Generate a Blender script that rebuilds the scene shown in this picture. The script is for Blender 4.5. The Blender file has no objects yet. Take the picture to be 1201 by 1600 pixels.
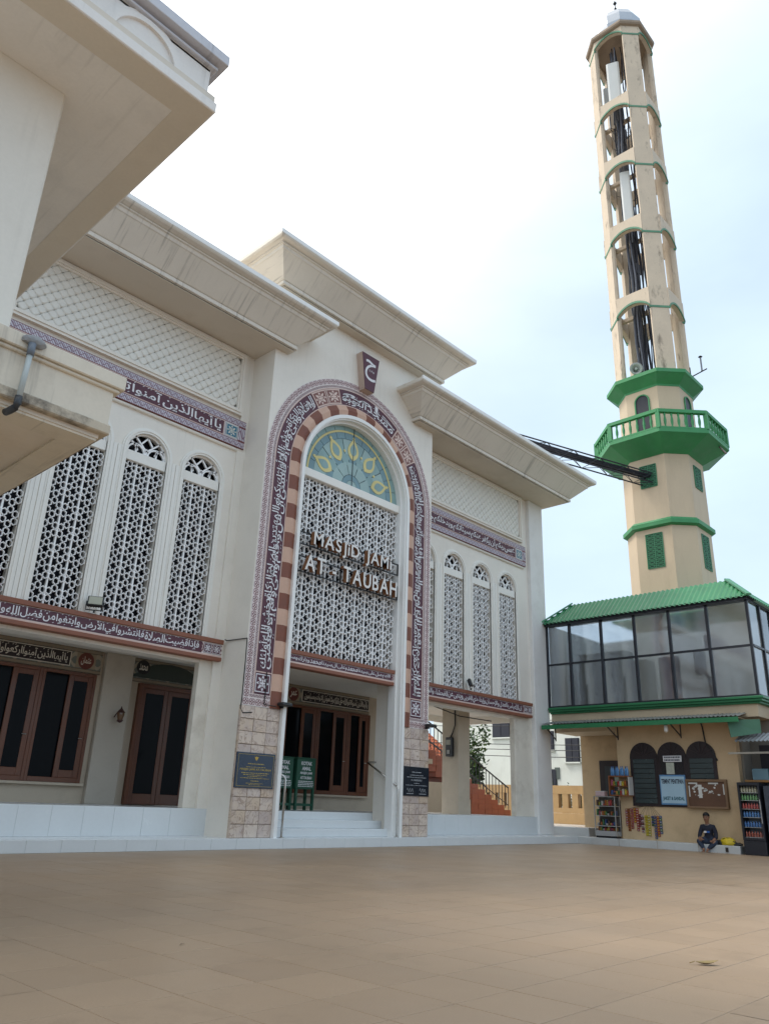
import bpy, bmesh, math, random
from math import sin, cos, pi, radians, sqrt, atan2
from mathutils import Matrix, Vector, noise as mnoise
random.seed(7)
SC = bpy.context.scene
COL = SC.collection

# ------------------------------------------------------------------ camera, sky, sun, exposure
YAW, PITCH, ROLL = radians(46.188), radians(20.725), radians(2.129)
FPX = 1203.1
cam_d = bpy.data.cameras.new('camera'); cam = bpy.data.objects.new('camera', cam_d); COL.objects.link(cam)
_f = Vector((sin(YAW)*cos(PITCH), cos(YAW)*cos(PITCH), sin(PITCH)))
_r = _f.cross(Vector((0, 0, 1))).normalized(); _u = _r.cross(_f)
_r2 = _r*cos(ROLL)+_u*sin(ROLL); _u2 = _u*cos(ROLL)-_r*sin(ROLL)
CAMP = Vector((0, 0, 0.95))
cam.matrix_world = Matrix(((_r2.x, _u2.x, -_f.x, CAMP.x), (_r2.y, _u2.y, -_f.y, CAMP.y), (_r2.z, _u2.z, -_f.z, CAMP.z), (0, 0, 0, 1)))
cam_d.sensor_fit = 'VERTICAL'; cam_d.sensor_height = 36.0; cam_d.lens = 36.0*FPX/1600.0
cam_d.clip_start = 0.05; cam_d.clip_end = 2000
SC.camera = cam
SC.render.resolution_x, SC.render.resolution_y = 768, 1024

SUN_AZ, SUN_EL = radians(-28), radians(56)        # azimuth measured from +Y towards +X
w = bpy.data.worlds.new('World'); SC.world = w; w.use_nodes = True
nt = w.node_tree; nt.nodes.clear()
N = nt.nodes.new; Lk = nt.links.new
out = N('ShaderNodeOutputWorld'); bg = N('ShaderNodeBackground'); bg.inputs['Strength'].default_value = 0.1
sky = N('ShaderNodeTexSky'); sky.sky_type = 'NISHITA'; sky.sun_disc = False
sky.sun_elevation = SUN_EL; sky.sun_rotation = SUN_AZ
sky.air_density = 1.0; sky.dust_density = 2.5; sky.ozone_density = 1.0; sky.altitude = 50
tc = N('ShaderNodeTexCoord'); mp = N('ShaderNodeMapping'); mp.inputs['Scale'].default_value = (1.3, 1.3, 3.2)
nz = N('ShaderNodeTexNoise'); nz.inputs['Scale'].default_value = 1.6; nz.inputs['Detail'].default_value = 5; nz.inputs['Roughness'].default_value = .5
mr = N('ShaderNodeMapRange'); mr.inputs[1].default_value = .36; mr.inputs[2].default_value = .66; mr.inputs[3].default_value = .74; mr.inputs[4].default_value = .94
mx = N('ShaderNodeMix'); mx.data_type = 'RGBA'
Lk(tc.outputs['Generated'], mp.inputs['Vector']); Lk(mp.outputs[0], nz.inputs['Vector']); Lk(nz.outputs['Fac'], mr.inputs[0])
# thin bright haze: white round the sun, pale blue away from it
vd = N('ShaderNodeVectorMath'); vd.operation = 'DOT_PRODUCT'; vd.inputs[1].default_value = (sin(SUN_AZ)*cos(SUN_EL), cos(SUN_AZ)*cos(SUN_EL), sin(SUN_EL))
Lk(tc.outputs['Generated'], vd.inputs[0])
gl = N('ShaderNodeMapRange'); gl.interpolation_type = 'SMOOTHSTEP'; gl.inputs[1].default_value = .38; gl.inputs[2].default_value = .97
Lk(vd.outputs['Value'], gl.inputs[0])
hz = N('ShaderNodeMix'); hz.data_type = 'RGBA'; hz.inputs[6].default_value = (6.5, 8.0, 9.5, 1); hz.inputs[7].default_value = (17.0, 16.8, 16.3, 1)
Lk(gl.outputs[0], hz.inputs['Factor'])
Lk(mr.outputs[0], mx.inputs['Factor']); Lk(sky.outputs[0], mx.inputs[6]); Lk(hz.outputs[2], mx.inputs[7])
Lk(mx.outputs[2], bg.inputs['Color']); Lk(bg.outputs[0], out.inputs[0])

sun_d = bpy.data.lights.new('sun', 'SUN'); sun_d.energy = 1.7; sun_d.angle = radians(14); sun_d.color = (1, .95, .87)
sun = bpy.data.objects.new('sun', sun_d); COL.objects.link(sun)
sdir = Vector((sin(SUN_AZ)*cos(SUN_EL), cos(SUN_AZ)*cos(SUN_EL), sin(SUN_EL)))
sun.rotation_euler = (-sdir).to_track_quat('-Z', 'Y').to_euler()
VS = SC.view_settings; VS.view_transform = 'Standard'; VS.look = 'None'; VS.exposure = 0.42; VS.gamma = 1.0; VS.use_curve_mapping = False
SC.cycles.max_bounces = 8; SC.cycles.diffuse_bounces = 4; SC.cycles.glossy_bounces = 3; SC.cycles.transmission_bounces = 4
SC.cycles.caustics_reflective = False; SC.cycles.caustics_refractive = False

# ------------------------------------------------------------------ helpers: materials
MATS = {}
def lin(c):
    return tuple(((v/255)/12.92 if v/255 <= .04045 else ((v/255+.055)/1.055)**2.4) for v in c)
class NT:
    def __init__(s, name):
        m = bpy.data.materials.new(name); m.use_nodes = True; s.m = m; s.t = m.node_tree
        s.p = s.t.nodes['Principled BSDF']
    def n(s, typ, **kw):
        x = s.t.nodes.new(typ)
        for k, v in kw.items(): setattr(x, k, v)
        return x
    def l(s, a, b): s.t.links.new(a, b)
    def math(s, op, a, b=None, c=None):
        x = s.n('ShaderNodeMath', operation=op)
        for i, v in enumerate((a, b, c)):
            if v is None: continue
            if isinstance(v, (int, float)): x.inputs[i].default_value = v
            else: s.l(v, x.inputs[i])
        return x.outputs[0]
    def mix(s, f, a, b, blend='MIX'):
        x = s.n('ShaderNodeMix', data_type='RGBA', blend_type=blend)
        for i, v in ((0, f), (6, a), (7, b)):
            if isinstance(v, (int, float)): x.inputs[i].default_value = v
            elif isinstance(v, (tuple, list)): x.inputs[i].default_value = (*v[:3], 1)
            else: s.l(v, x.inputs[i])
        return x.outputs[2]
    def pos(s, scale=(1, 1, 1), coord='Object'):
        if coord == 'Position':
            g = s.n('ShaderNodeNewGeometry').outputs['Position']
        else:
            g = s.n('ShaderNodeTexCoord').outputs[coord]
        mp = s.n('ShaderNodeMapping'); mp.inputs['Scale'].default_value = scale
        s.l(g, mp.inputs['Vector']); return mp.outputs[0]
    def noise(s, vec, scale, detail=4, rough=.55):
        x = s.n('ShaderNodeTexNoise'); x.inputs['Scale'].default_value = scale; x.inputs['Detail'].default_value = detail
        x.inputs['Roughness'].default_value = rough; s.l(vec, x.inputs['Vector']); return x.outputs['Fac']
    def rng(s, v, a, b, c=0., d=1.):
        x = s.n('ShaderNodeMapRange'); s.l(v, x.inputs[0])
        for i, q in enumerate((a, b, c, d)): x.inputs[i+1].default_value = q
        return x.outputs[0]
    def bump(s, h, strength=.2, dist=.01):
        x = s.n('ShaderNodeBump'); x.inputs['Strength'].default_value = strength; x.inputs['Distance'].default_value = dist
        s.l(h, x.inputs['Height']); s.l(x.outputs[0], s.p.inputs['Normal'])

def M(name, col, rough=.6, var=.08, scale=2.0, fine=40., metal=0., spec=.5, streak=0., dirt=None, dirtamt=0., bump=.12, dscale=1.1, dlo=.5, dhi=.75, dz=1.):
    """painted / plain surface: base colour with broad mottling, fine grain, optional vertical streaks and dirt"""
    if name in MATS: return MATS[name]
    t = NT(name); P = t.pos(coord='Position')
    n1 = t.noise(P, scale, 5); n2 = t.noise(P, fine, 3)
    k = t.math('ADD', t.math('MULTIPLY', t.math('SUBTRACT', n1, .5), var*2), t.math('MULTIPLY', t.math('SUBTRACT', n2, .5), var))
    c = t.mix(t.rng(k, -var*.6, var*.6), tuple(v*(1-var) for v in col), tuple(min(1, v*(1+var)) for v in col))
    if streak:
        s1 = t.noise(t.pos((8, .5, .35), 'Position'), 1.6, 4, .6)
        m1 = t.math('MULTIPLY', t.rng(s1, .54, .68), t.rng(t.noise(P, .9, 2), .38, .6))
        c = t.mix(t.math('MULTIPLY', m1, streak), c, tuple(v*.45 for v in col))
    if dirt:
        d1 = t.rng(t.noise(t.pos((1, 1, dz), 'Position'), dscale, 7, .68), dlo, dhi)
        c = t.mix(t.math('MULTIPLY', d1, dirtamt), c, dirt)
    t.l(c, t.p.inputs['Base Color'])
    t.l(t.rng(n1, .3, .7, max(0, rough-.06), min(1, rough+.06)), t.p.inputs['Roughness'])
    t.p.inputs['Metallic'].default_value = metal; t.p.inputs['Specular IOR Level'].default_value = spec
    if bump: t.bump(n2, bump, .004)
    MATS[name] = t.m; return t.m

def motif(name, bgc, fgc, edge, nu=1., kind='petal', rough=.5, c3=None):
    """printed ornament on a strip with UV u along (metres / width), v across 0..1"""
    if name in MATS: return MATS[name]
    t = NT(name); uv = t.n('ShaderNodeUVMap').outputs[0]
    sp = t.n('ShaderNodeSeparateXYZ'); t.l(uv, sp.inputs[0]); u, v = sp.outputs[0], sp.outputs[1]
    cu = t.math('SUBTRACT', t.math('FRACT', t.math('MULTIPLY', u, nu)), .5)
    cv = t.math('SUBTRACT', v, .5)
    r = t.math('SQRT', t.math('ADD', t.math('MULTIPLY', cu, cu), t.math('MULTIPLY', cv, cv)))
    a = t.math('ARCTAN2', cv, cu)
    if kind == 'petal':
        q = t.math('ADD', .24, t.math('MULTIPLY', t.math('COSINE', t.math('MULTIPLY', a, 4.)), .10))
        m1 = t.math('LESS_THAN', r, q); m2 = t.math('GREATER_THAN', r, .10)
        m = t.math('MULTIPLY', m1, m2)
        ring = t.math('LESS_THAN', t.math('ABSOLUTE', t.math('SUBTRACT', r, .42)), .045)
        m = t.math('MAXIMUM', m, ring)
    elif kind == 'wave':
        wv = t.math('MULTIPLY', t.math('SINE', t.math('MULTIPLY', u, nu*6.2832)), .25)
        m = t.math('LESS_THAN', t.math('ABSOLUTE', t.math('SUBTRACT', cv, wv)), .10)
        wv2 = t.math('MULTIPLY', wv, -1.)
        m = t.math('MAXIMUM', m, t.math('LESS_THAN', t.math('ABSOLUTE', t.math('SUBTRACT', cv, wv2)), .07))
        m = t.math('MAXIMUM', m, t.math('LESS_THAN', r, .12))
    elif kind == 'scroll':
        w1 = t.math('MULTIPLY', t.math('SINE', t.math('MULTIPLY', u, nu*6.2832)), .22)
        d = t.math('SUBTRACT', cv, w1)
        m = t.math('LESS_THAN', t.math('ABSOLUTE', d), .07)
        r2 = t.math('SINE', t.math('ADD', t.math('MULTIPLY', u, nu*18.85), t.math('MULTIPLY', v, 14.)))
        m = t.math('MAXIMUM', m, t.math('GREATER_THAN', r2, .45))
    else:  # star tile
        q = t.math('ADD', .30, t.math('MULTIPLY', t.math('COSINE', t.math('MULTIPLY', a, 8.)), .09))
        m1 = t.math('LESS_THAN', r, q)
        q2 = t.math('ADD', .16, t.math('MULTIPLY', t.math('COSINE', t.math('MULTIPLY', a, 4.)), .07))
        m2 = t.math('GREATER_THAN', t.math('ABSOLUTE', t.math('SUBTRACT', r, q2)), .035)
        m = t.math('MULTIPLY', m1, m2)
        m = t.math('MAXIMUM', m, t.math('LESS_THAN', t.math('ABSOLUTE', t.math('SUBTRACT', t.math('MAXIMUM', t.math('ABSOLUTE', cu), t.math('ABSOLUTE', cv)), .44)), .025))
    c = t.mix(m, bgc, fgc)
    if edge:
        e = t.math('GREATER_THAN', t.math('ABSOLUTE', cv), .5-edge[0]); c = t.mix(e, c, edge[1])
    k = t.rng(t.noise(t.pos(coord='Position'), 3., 4), .3, .7, .9, 1.06)
    cc = t.n('ShaderNodeVectorMath', operation='SCALE'); t.l(c, cc.inputs[0]); t.l(k, cc.inputs['Scale'])
    t.l(cc.outputs[0], t.p.inputs['Base Color']); t.p.inputs['Roughness'].default_value = rough
    MATS[name] = t.m; return t.m

def glassy(name, col, rough=.08, spec=.6, metal=0., cloud=0.):
    if name in MATS: return MATS[name]
    t = NT(name); n = t.noise(t.pos(coord='Position'), .8, 3)
    t.l(t.mix(t.rng(n, .3, .7), tuple(v*.85 for v in col), tuple(v*1.12 for v in col)), t.p.inputs['Base Color'])
    t.l(t.rng(n, .3, .7, max(.02, rough-.03), rough+.05+cloud), t.p.inputs['Roughness'])
    t.p.inputs['Specular IOR Level'].default_value = spec; t.p.inputs['Metallic'].default_value = metal
    MATS[name] = t.m; return t.m

# ------------------------------------------------------------------ helpers: geometry
class B:
    def __init__(s): s.v = []; s.f = []; s.uv = {}; s.mi = {}; s.cur = 0
    def add(s, vs, fs, uvs=None):
        o = len(s.v); s.v += [tuple(p) for p in vs]
        for i, f in enumerate(fs):
            if uvs: s.uv[len(s.f)] = uvs[i]
            if s.cur: s.mi[len(s.f)] = s.cur
            s.f.append(tuple(a+o for a in f))
        return s
    def box(s, x0, x1, y0, y1, z0, z1):
        v = [(x, y, z) for x in (x0, x1) for y in (y0, y1) for z in (z0, z1)]
        return s.add(v, [(0, 1, 3, 2), (4, 6, 7, 5), (0, 4, 5, 1), (2, 3, 7, 6), (0, 2, 6, 4), (1, 5, 7, 3)])
    def cbox(s, x0, x1, y0, y1, z0, z1, c=.01):
        """box with chamfered edges"""
        b = bmesh.new(); bmesh.ops.create_cube(b, size=1)
        bmesh.ops.scale(b, vec=(x1-x0, y1-y0, z1-z0), verts=b.verts)
        bmesh.ops.bevel(b, geom=b.edges[:], offset=min(c, .4*min(x1-x0, y1-y0, z1-z0)), segments=1, affect='EDGES')
        bmesh.ops.translate(b, vec=((x0+x1)/2, (y0+y1)/2, (z0+z1)/2), verts=b.verts)
        return s.bm(b)
    def bm(s, b):
        b.verts.ensure_lookup_table(); b.verts.index_update()
        s.add([v.co[:] for v in b.verts], [[v.index for v in f.verts] for f in b.faces]); b.free(); return s
    def quad(s, a, b, c, d, uv=None):
        return s.add([a, b, c, d], [(0, 1, 2, 3)], [uv] if uv else None)
    def loft(s, rings, close=True, cap=True):
        o = []; n = len(rings[0])
        for r in rings: o += r
        f = []
        for i in range(len(rings)-1):
            for j in range(n if close else n-1):
                k = (j+1) % n
                f.append((i*n+j, i*n+k, (i+1)*n+k, (i+1)*n+j))
        if cap and close:
            f.append(tuple(range(n-1, -1, -1))); f.append(tuple((len(rings)-1)*n+j for j in range(n)))
        return s.add(o, f)
    def tube(s, pts, r, n=8, cap=True):
        pts = [Vector(p) for p in pts]; rings = []
        for i, p in enumerate(pts):
            d = (pts[min(i+1, len(pts)-1)]-pts[max(i-1, 0)])
            if d.length < 1e-9: d = Vector((0, 0, 1))
            d.normalize(); up = Vector((0, 0, 1)) if abs(d.z) < .95 else Vector((1, 0, 0))
            a = d.cross(up).normalized(); b = a.cross(d)
            rr = r[i] if isinstance(r, (list, tuple)) else r
            rings.append([tuple(p+(a*cos(2*pi*k/n)+b*sin(2*pi*k/n))*rr) for k in range(n)])
        return s.loft(rings, True, cap)
    def bar(s, p0, p1, w, h=None, up=(0, 0, 1)):
        """rectangular bar"""
        h = h or w; p0 = Vector(p0); p1 = Vector(p1); d = (p1-p0).normalized(); up = Vector(up)
        if abs(d.dot(up)) > .97: up = Vector((1, 0, 0)) if abs(d.x) < .9 else Vector((0, 1, 0))
        a = d.cross(up).normalized()*(w/2); b = a.cross(d).normalized()*(h/2)
        return s.loft([[tuple(q+e) for e in (a+b, b-a, -a-b, a-b)] for q in (p0, p1)])
    def lathe(s, c, prof, n=16, a0=0.):
        """prof [(r,z)]"""
        return s.loft([[(c[0]+r*cos(a0+2*pi*k/n), c[1]+r*sin(a0+2*pi*k/n), c[2]+z) for k in range(n)] for r, z in prof])
    def extr(s, poly, fn0, fn1):
        """prism from 2-D polygon mapped by two functions (front/back)"""
        n = len(poly); v = [fn0(*p) for p in poly]+[fn1(*p) for p in poly]
        f = [tuple(range(n)), tuple(range(2*n-1, n-1, -1))]+[(i, n+i, n+(i+1) % n, (i+1) % n) for i in range(n)]
        return s.add(v, f)
    def mesh(s, name, mats, smooth=False, fixn=True):
        m = bpy.data.meshes.new(name); m.from_pydata(s.v, [], s.f)
        for x in (mats if isinstance(mats, (list, tuple)) else [mats]): m.materials.append(x)
        for i, k in s.mi.items(): m.polygons[i].material_index = k
        if s.uv:
            ul = m.uv_layers.new(name='UVMap')
            for i, p in enumerate(m.polygons):
                if i in s.uv:
                    for j, li in enumerate(p.loop_indices): ul.data[li].uv = s.uv[i][j]
        elif fixn:
            b = bmesh.new(); b.from_mesh(m); bmesh.ops.recalc_face_normals(b, faces=b.faces); b.to_mesh(m); b.free()
        if smooth:
            for p in m.polygons: p.use_smooth = True
        m.update(); return m

WM = {}
def setp(o, parent, loc=(0, 0, 0), rz=0.):
    mw = Matrix.Translation(loc) @ Matrix.Rotation(rz, 4, 'Z')
    WM[o.name] = mw
    o.location = loc; o.rotation_euler = (0, 0, rz)
    if parent:
        o.parent = parent; o.matrix_parent_inverse = WM[parent.name].inverted()
def ob(name, b, mats=None, parent=None, label=None, kind=None, loc=(0, 0, 0), rz=0., smooth=False):
    me = b if isinstance(b, bpy.types.Mesh) else b.mesh(name, mats, smooth)
    o = bpy.data.objects.new(name, me); COL.objects.link(o)
    setp(o, parent, loc, rz)
    if label: o['label'] = label
    if kind: o['kind'] = kind
    return o
def thing(name, label, cat, loc=(0, 0, 0), group=None, rz=0.):
    o = bpy.data.objects.new(name, None); COL.objects.link(o); o.empty_display_size = .2
    setp(o, None, loc, rz); o['label'] = label; o['category'] = cat
    if group: o['group'] = group
    return o
def solo(o, label, cat, group=None):
    o['label'] = label; o['category'] = cat
    if group: o['group'] = group
    return o
def smooth_by_angle(o, deg=35):
    me = o.data
    for p in me.polygons: p.use_smooth = True
    b = bmesh.new(); b.from_mesh(me)
    for e in b.edges:
        if len(e.link_faces) != 2 or e.calc_face_angle(0) > radians(deg): e.smooth = False
    b.to_mesh(me); b.free()

# ------------------------------------------------------------------ helpers: writing
FORMS = {}
for ch, base, n in (('ء', 0xFE80, 1), ('آ', 0xFE81, 2), ('أ', 0xFE83, 2), ('ؤ', 0xFE85, 2), ('إ', 0xFE87, 2), ('ئ', 0xFE89, 4), ('ا', 0xFE8D, 2), ('ب', 0xFE8F, 4), ('ة', 0xFE93, 2), ('ت', 0xFE95, 4), ('ث', 0xFE99, 4), ('ج', 0xFE9D, 4), ('ح', 0xFEA1, 4), ('خ', 0xFEA5, 4), ('د', 0xFEA9, 2), ('ذ', 0xFEAB, 2), ('ر', 0xFEAD, 2), ('ز', 0xFEAF, 2), ('س', 0xFEB1, 4), ('ش', 0xFEB5, 4), ('ص', 0xFEB9, 4), ('ض', 0xFEBD, 4), ('ط', 0xFEC1, 4), ('ظ', 0xFEC5, 4), ('ع', 0xFEC9, 4), ('غ', 0xFECD, 4), ('ف', 0xFED1, 4), ('ق', 0xFED5, 4), ('ك', 0xFED9, 4), ('ل', 0xFEDD, 4), ('م', 0xFEE1, 4), ('ن', 0xFEE5, 4), ('ه', 0xFEE9, 4), ('و', 0xFEED, 2), ('ى', 0xFEEF, 2), ('ي', 0xFEF1, 4)):
    FORMS[ch] = (base, n)
def shape_arabic(s):
    for a, c in (('لآ', '\u0001'), ('لأ', '\u0002'), ('لإ', '\u0003'), ('لا', '\u0004')): s = s.replace(a, c)
    LA = {'\u0001': 0xFEF5, '\u0002': 0xFEF7, '\u0003': 0xFEF9, '\u0004': 0xFEFB}
    def dual(c): return c in FORMS and FORMS[c][1] == 4
    def joins_prev(c): return (c in FORMS and FORMS[c][1] >= 2) or c in LA
    o = []
    for i, c in enumerate(s):
        p = s[i-1] if i else ' '; nx = s[i+1] if i+1 < len(s) else ' '
        left = dual(p) and joins_prev(c); right = dual(c) and joins_prev(nx)
        if c in LA: o.append(chr(LA[c]+(1 if left else 0)))
        elif c in FORMS:
            b, n = FORMS[c]; k = 3 if (left and right and n == 4) else 1 if left and n >= 2 else 2 if right and n == 4 else 0
            o.append(chr(b+k))
        else: o.append(c)
    return ''.join(reversed(o))
def text_mesh(s, bold=0., res=2):
    c = bpy.data.curves.new('t', 'FONT'); c.body = s; c.resolution_u = res; c.offset = bold; c.fill_mode = 'FRONT'
    o = bpy.data.objects.new('t', c); COL.objects.link(o)
    dg = bpy.context.evaluated_depsgraph_get(); m = bpy.data.meshes.new_from_object(o.evaluated_get(dg))
    v = [(p.co.x, p.co.y) for p in m.vertices]; f = [tuple(p.vertices) for p in m.polygons]
    bpy.data.objects.remove(o); bpy.data.curves.remove(c); bpy.data.meshes.remove(m)
    return v, f
def text_fit(s, w, h, arabic=False, bold=0., keep=False, align='c'):
    """returns verts in box 0..w x 0..h"""
    v, f = text_mesh(shape_arabic(s) if arabic else s, bold)
    x0 = min(p[0] for p in v); x1 = max(p[0] for p in v); y0 = min(p[1] for p in v); y1 = max(p[1] for p in v)
    sx, sy = w/(x1-x0), h/(y1-y0)
    ox = oy = 0
    if keep:
        k = min(sx, sy); ox = (w-(x1-x0)*k)/2 if align == 'c' else 0; oy = (h-(y1-y0)*k)/2; sx = sy = k
    return [((p[0]-x0)*sx+ox, (p[1]-y0)*sy+oy) for p in v], f
def text_obj(name, s, fn, w, h, mat, parent, arabic=False, bold=0., keep=False, label=None, align='c', marks=False):
    """fn(u,v) -> world point; Arabic inscriptions are set word by word, one object per word"""
    if arabic and ' ' in s:
        ws = s.split(' '); L = []; x = 0
        for wd in reversed(ws):
            v, f = text_mesh(shape_arabic(wd), bold); x0 = min(p[0] for p in v); x1 = max(p[0] for p in v)
            L.append((v, f, x-x0, x1-x0)); x += x1-x0+.10
        tot = x-.10; y0 = min(p[1] for l in L for p in l[0]); y1 = max(p[1] for l in L for p in l[0])
        sx, sy = w/tot, h/(y1-y0); rr = random.Random(len(s)*7)
        for v, f, ox, wd in L:
            b = B(); P = [((p[0]+ox)*sx, (p[1]-y0)*sy) for p in v]
            # stretch every word to the band's height, as in tall bookhand
            a0 = min(p[1] for p in P); a1 = max(p[1] for p in P); t0 = a0*.45; t1 = a1+(h-a1)*.55; k = (t1-t0)/max(1e-6, a1-a0)
            b.add([fn(p[0], t0+(p[1]-a0)*k) for p in P], f)
            if marks:
                u0 = min(p[0] for p in P); u1 = max(p[0] for p in P); n = max(1, int((u1-u0)/h*3.2))
                for i in range(n):
                    u = u0+(i+.1+rr.random()*.5)*(u1-u0)/n; q0 = rr.choice((.04, .92, .94)); l = h*.13
                    b.quad(*[fn(*p) for p in ((u, h*q0), (u+l, h*q0+l*.5), (u+l, h*q0+l*.85), (u, h*q0+l*.35))])
            ob(name+'_word', b.mesh(name, mat, fixn=False), None, parent)
        return None
    v, f = text_fit(s, w, h, arabic, bold, keep, align); b = B()
    b.add([fn(*p) for p in v], f)
    return ob(name, b.mesh(name, mat, fixn=False), None, parent, label)
def stacked(name, s, fn, w, h, mat, parent, bold=.03):
    """two interlocking rows of words, as in dense thuluth bands"""
    ws = s.split(' ')
    for k, (o, hh) in enumerate(((0, .74), (.30, .72))):
        text_obj(name, ' '.join(ws[k::2]), lambda u, v: fn(u, h*o+v), w, h*hh, mat, parent, True, bold, marks=k == 0)

# ------------------------------------------------------------------ palette
cream = M('cream_plaster', (.80, .755, .68), .62, .05, .7, 30, streak=.14, dirt=(.58, .53, .46), dirtamt=.25)
cornice_m = M('cornice_plaster', (.715, .665, .585), .6, .05, .8, 30, streak=.6, dirt=(.52, .46, .38), dirtamt=.2)
white_m = M('white_paint', (.83, .83, .81), .5, .04, 1.2, 30, streak=.08)
trim_m = M('white_moulding', (.82, .80, .745), .5, .04, 1.2, 30)
lat_m = M('lattice_white', (.90, .90, .90), .5, .04, 2, 30)
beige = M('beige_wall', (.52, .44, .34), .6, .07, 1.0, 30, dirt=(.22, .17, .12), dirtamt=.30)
grime_pier = M('pier_plaster', (.74, .69, .60), .6, .06, 1.0, 30, dirt=(.36, .30, .23), dirtamt=.55)
floor_w = M('glazed_white_tile', (.655, .68, .685), .22, .04, 1.5, 20, bump=.03)
porch_floor = M('porch_floor_tile', (.50, .52, .52), .25, .05, 1.5, 20, bump=.03)
purple = M('maroon_print', (.085, .020, .036), .5, .12, 4, 60, bump=0)
ink = M('white_print', (.74, .73, .75), .5, .04, 5, 60, bump=0)
inkdim = M('ivory_print', (.80, .75, .66), .5, .04, 5, 60, bump=0)
pinkline = M('pale_pink_print', (.64, .47, .41), .5, .05, 5, 60, bump=0)
brown_t = M('terracotta_strip', (.24, .088, .05), .55, .10, 3, 40)
brick_d = M('brown_voussoir', (.205, .07, .042), .55, .12, 5, 50)
brick_l = M('pink_voussoir', (.60, .385, .285), .55, .08, 5, 50)
wood = M('door_wood', (.135, .044, .018), .38, .2, 1.5, 30)
black_m = M('black_metal', (.012, .012, .014), .45, .2, 5, 40)
dark_in = M('interior_shade', (.022, .02, .02), .8, .2, 2, 20)  # near-black: shade of the unlit hall put into the colour
steel = M('stainless', (.55, .53, .50), .22, .05, 5, 60, metal=1., bump=0)
darkglass = glassy('dark_door_glass', (.005, .0055, .007), .06, .06)
shade_sheet_m = glassy('shade_sheet_dark', (.010, .011, .016), .2, .12)  # near-black colour stands for the dim room behind the lattices
orn_out = motif('border_flower_print', (.66, .55, .54), (.15, .05, .055), (.09, (.72, .66, .64)), 1., 'petal')
orn_in = motif('border_braid_print', (.60, .51, .50), (.11, .035, .04), (.10, (.70, .60, .58)), 1., 'wave')
orn_lilac = motif('band_scroll_print', (.56, .55, .61), (.22, .13, .18), (.09, (.17, .045, .05)), 1., 'scroll')
orn_star = motif('rosette_print', (.085, .020, .036), (.70, .69, .72), None, 1., 'star')
orn_blue = motif('blue_rosette_print', (.03, .16, .25), (.58, .58, .52), (.05, (.62, .62, .60)), 1., 'star')
orn_door = motif('door_frieze_print', (.20, .21, .17), (.36, .24, .15), (.10, (.10, .045, .03)), 1., 'petal')
orn_fine = motif('grey_frieze_print', (.17, .19, .17), (.40, .35, .27), (.08, (.12, .07, .05)), 1., 'wave')

# ------------------------------------------------------------------ ground and plaza
def paving():
    t = NT('plaza_tile'); P = t.pos(coord='Position')
    sp = t.n('ShaderNodeSeparateXYZ'); t.l(P, sp.inputs[0])
    fx = t.math('FLOOR', t.math('DIVIDE', t.math('SUBTRACT', sp.outputs[0], 2.13), .5))
    fy = t.math('FLOOR', t.math('DIVIDE', t.math('SUBTRACT', sp.outputs[1], 3.85), .5))
    cb = t.n('ShaderNodeCombineXYZ'); t.l(fx, cb.inputs[0]); t.l(fy, cb.inputs[1])
    wn = t.n('ShaderNodeTexWhiteNoise', noise_dimensions='2D'); t.l(cb.outputs[0], wn.inputs['Vector'])
    c = t.mix(wn.outputs['Value'], (.355, .252, .164), (.405, .290, .190))
    c = t.mix(t.rng(t.noise(P, .35, 4), .35, .7), c, (.335, .250, .175))
    n2 = t.noise(P, 90, 3, .7); c = t.mix(t.rng(n2, .3, .7, 0, .5), c, (.27, .195, .135))
    st = t.rng(t.noise(P, 1.3, 7, .72), .56, .78, 0, .5); c = t.mix(st, c, (.20, .145, .10)); s2 = t.rng(t.noise(P, 7., 5, .7), .68, .80, 0, .6); c = t.mix(s2, c, (.15, .115, .085))
    t.l(c, t.p.inputs['Base Color'])
    t.l(t.rng(t.noise(P, .8, 4), .3, .7, .36, .52), t.p.inputs['Roughness'])
    t.p.inputs['Specular IOR Level'].default_value = .28
    t.bump(n2, .25, .002); return t.m
pave_m = paving()
grout = M('grout', (.30, .24, .18), .8, .2, 3, 40)
earth = M('asphalt_ground', (.16, .15, .14), .85, .15, .3, 10)
ob('ground', B().add([(-600, -600, -.06), (600, -600, -.06), (600, 600, -.06), (-600, 600, -.06)], [(0, 1, 2, 3)]), earth, kind='structure')
plaza = ob('plaza', B().box(-8, 23.2, -8, 13.4, -.05, -.004), grout, kind='structure')
def proj(p):
    q = Vector(p)-CAMP; z = q.dot(_f)
    if z <= .05: return None
    return 600.5+FPX*q.dot(_r2)/z, 800-FPX*q.dot(_u2)/z
cells = []
for i in range(-21, 43):
    for j in range(-24, 20):
        x = 2.13+.5*i; y = 3.85+.5*j
        if x+.5 > 23.21 or y+.5 > 13.42 or x < -7.5 or y < -7.5: 
            if not (x < 23.2 and y < 13.4 and x > -7.5 and y > -7.5): continue
        cells.append((x, y, min(x+.5, 23.2), min(y+.5, 13.4)))
def vis(c):
    p = proj(((c[0]+c[2])/2, (c[1]+c[3])/2, 0)); return p and -30 < p[0] < 1231 and p[1] < 1640
near = sorted([c for c in cells if vis(c) and c[2]-c[0] > .49 and c[3]-c[1] > .49], key=lambda c: c[0]**2+c[1]**2)[:290]
nearset = set(near)
tile_me = []
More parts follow.
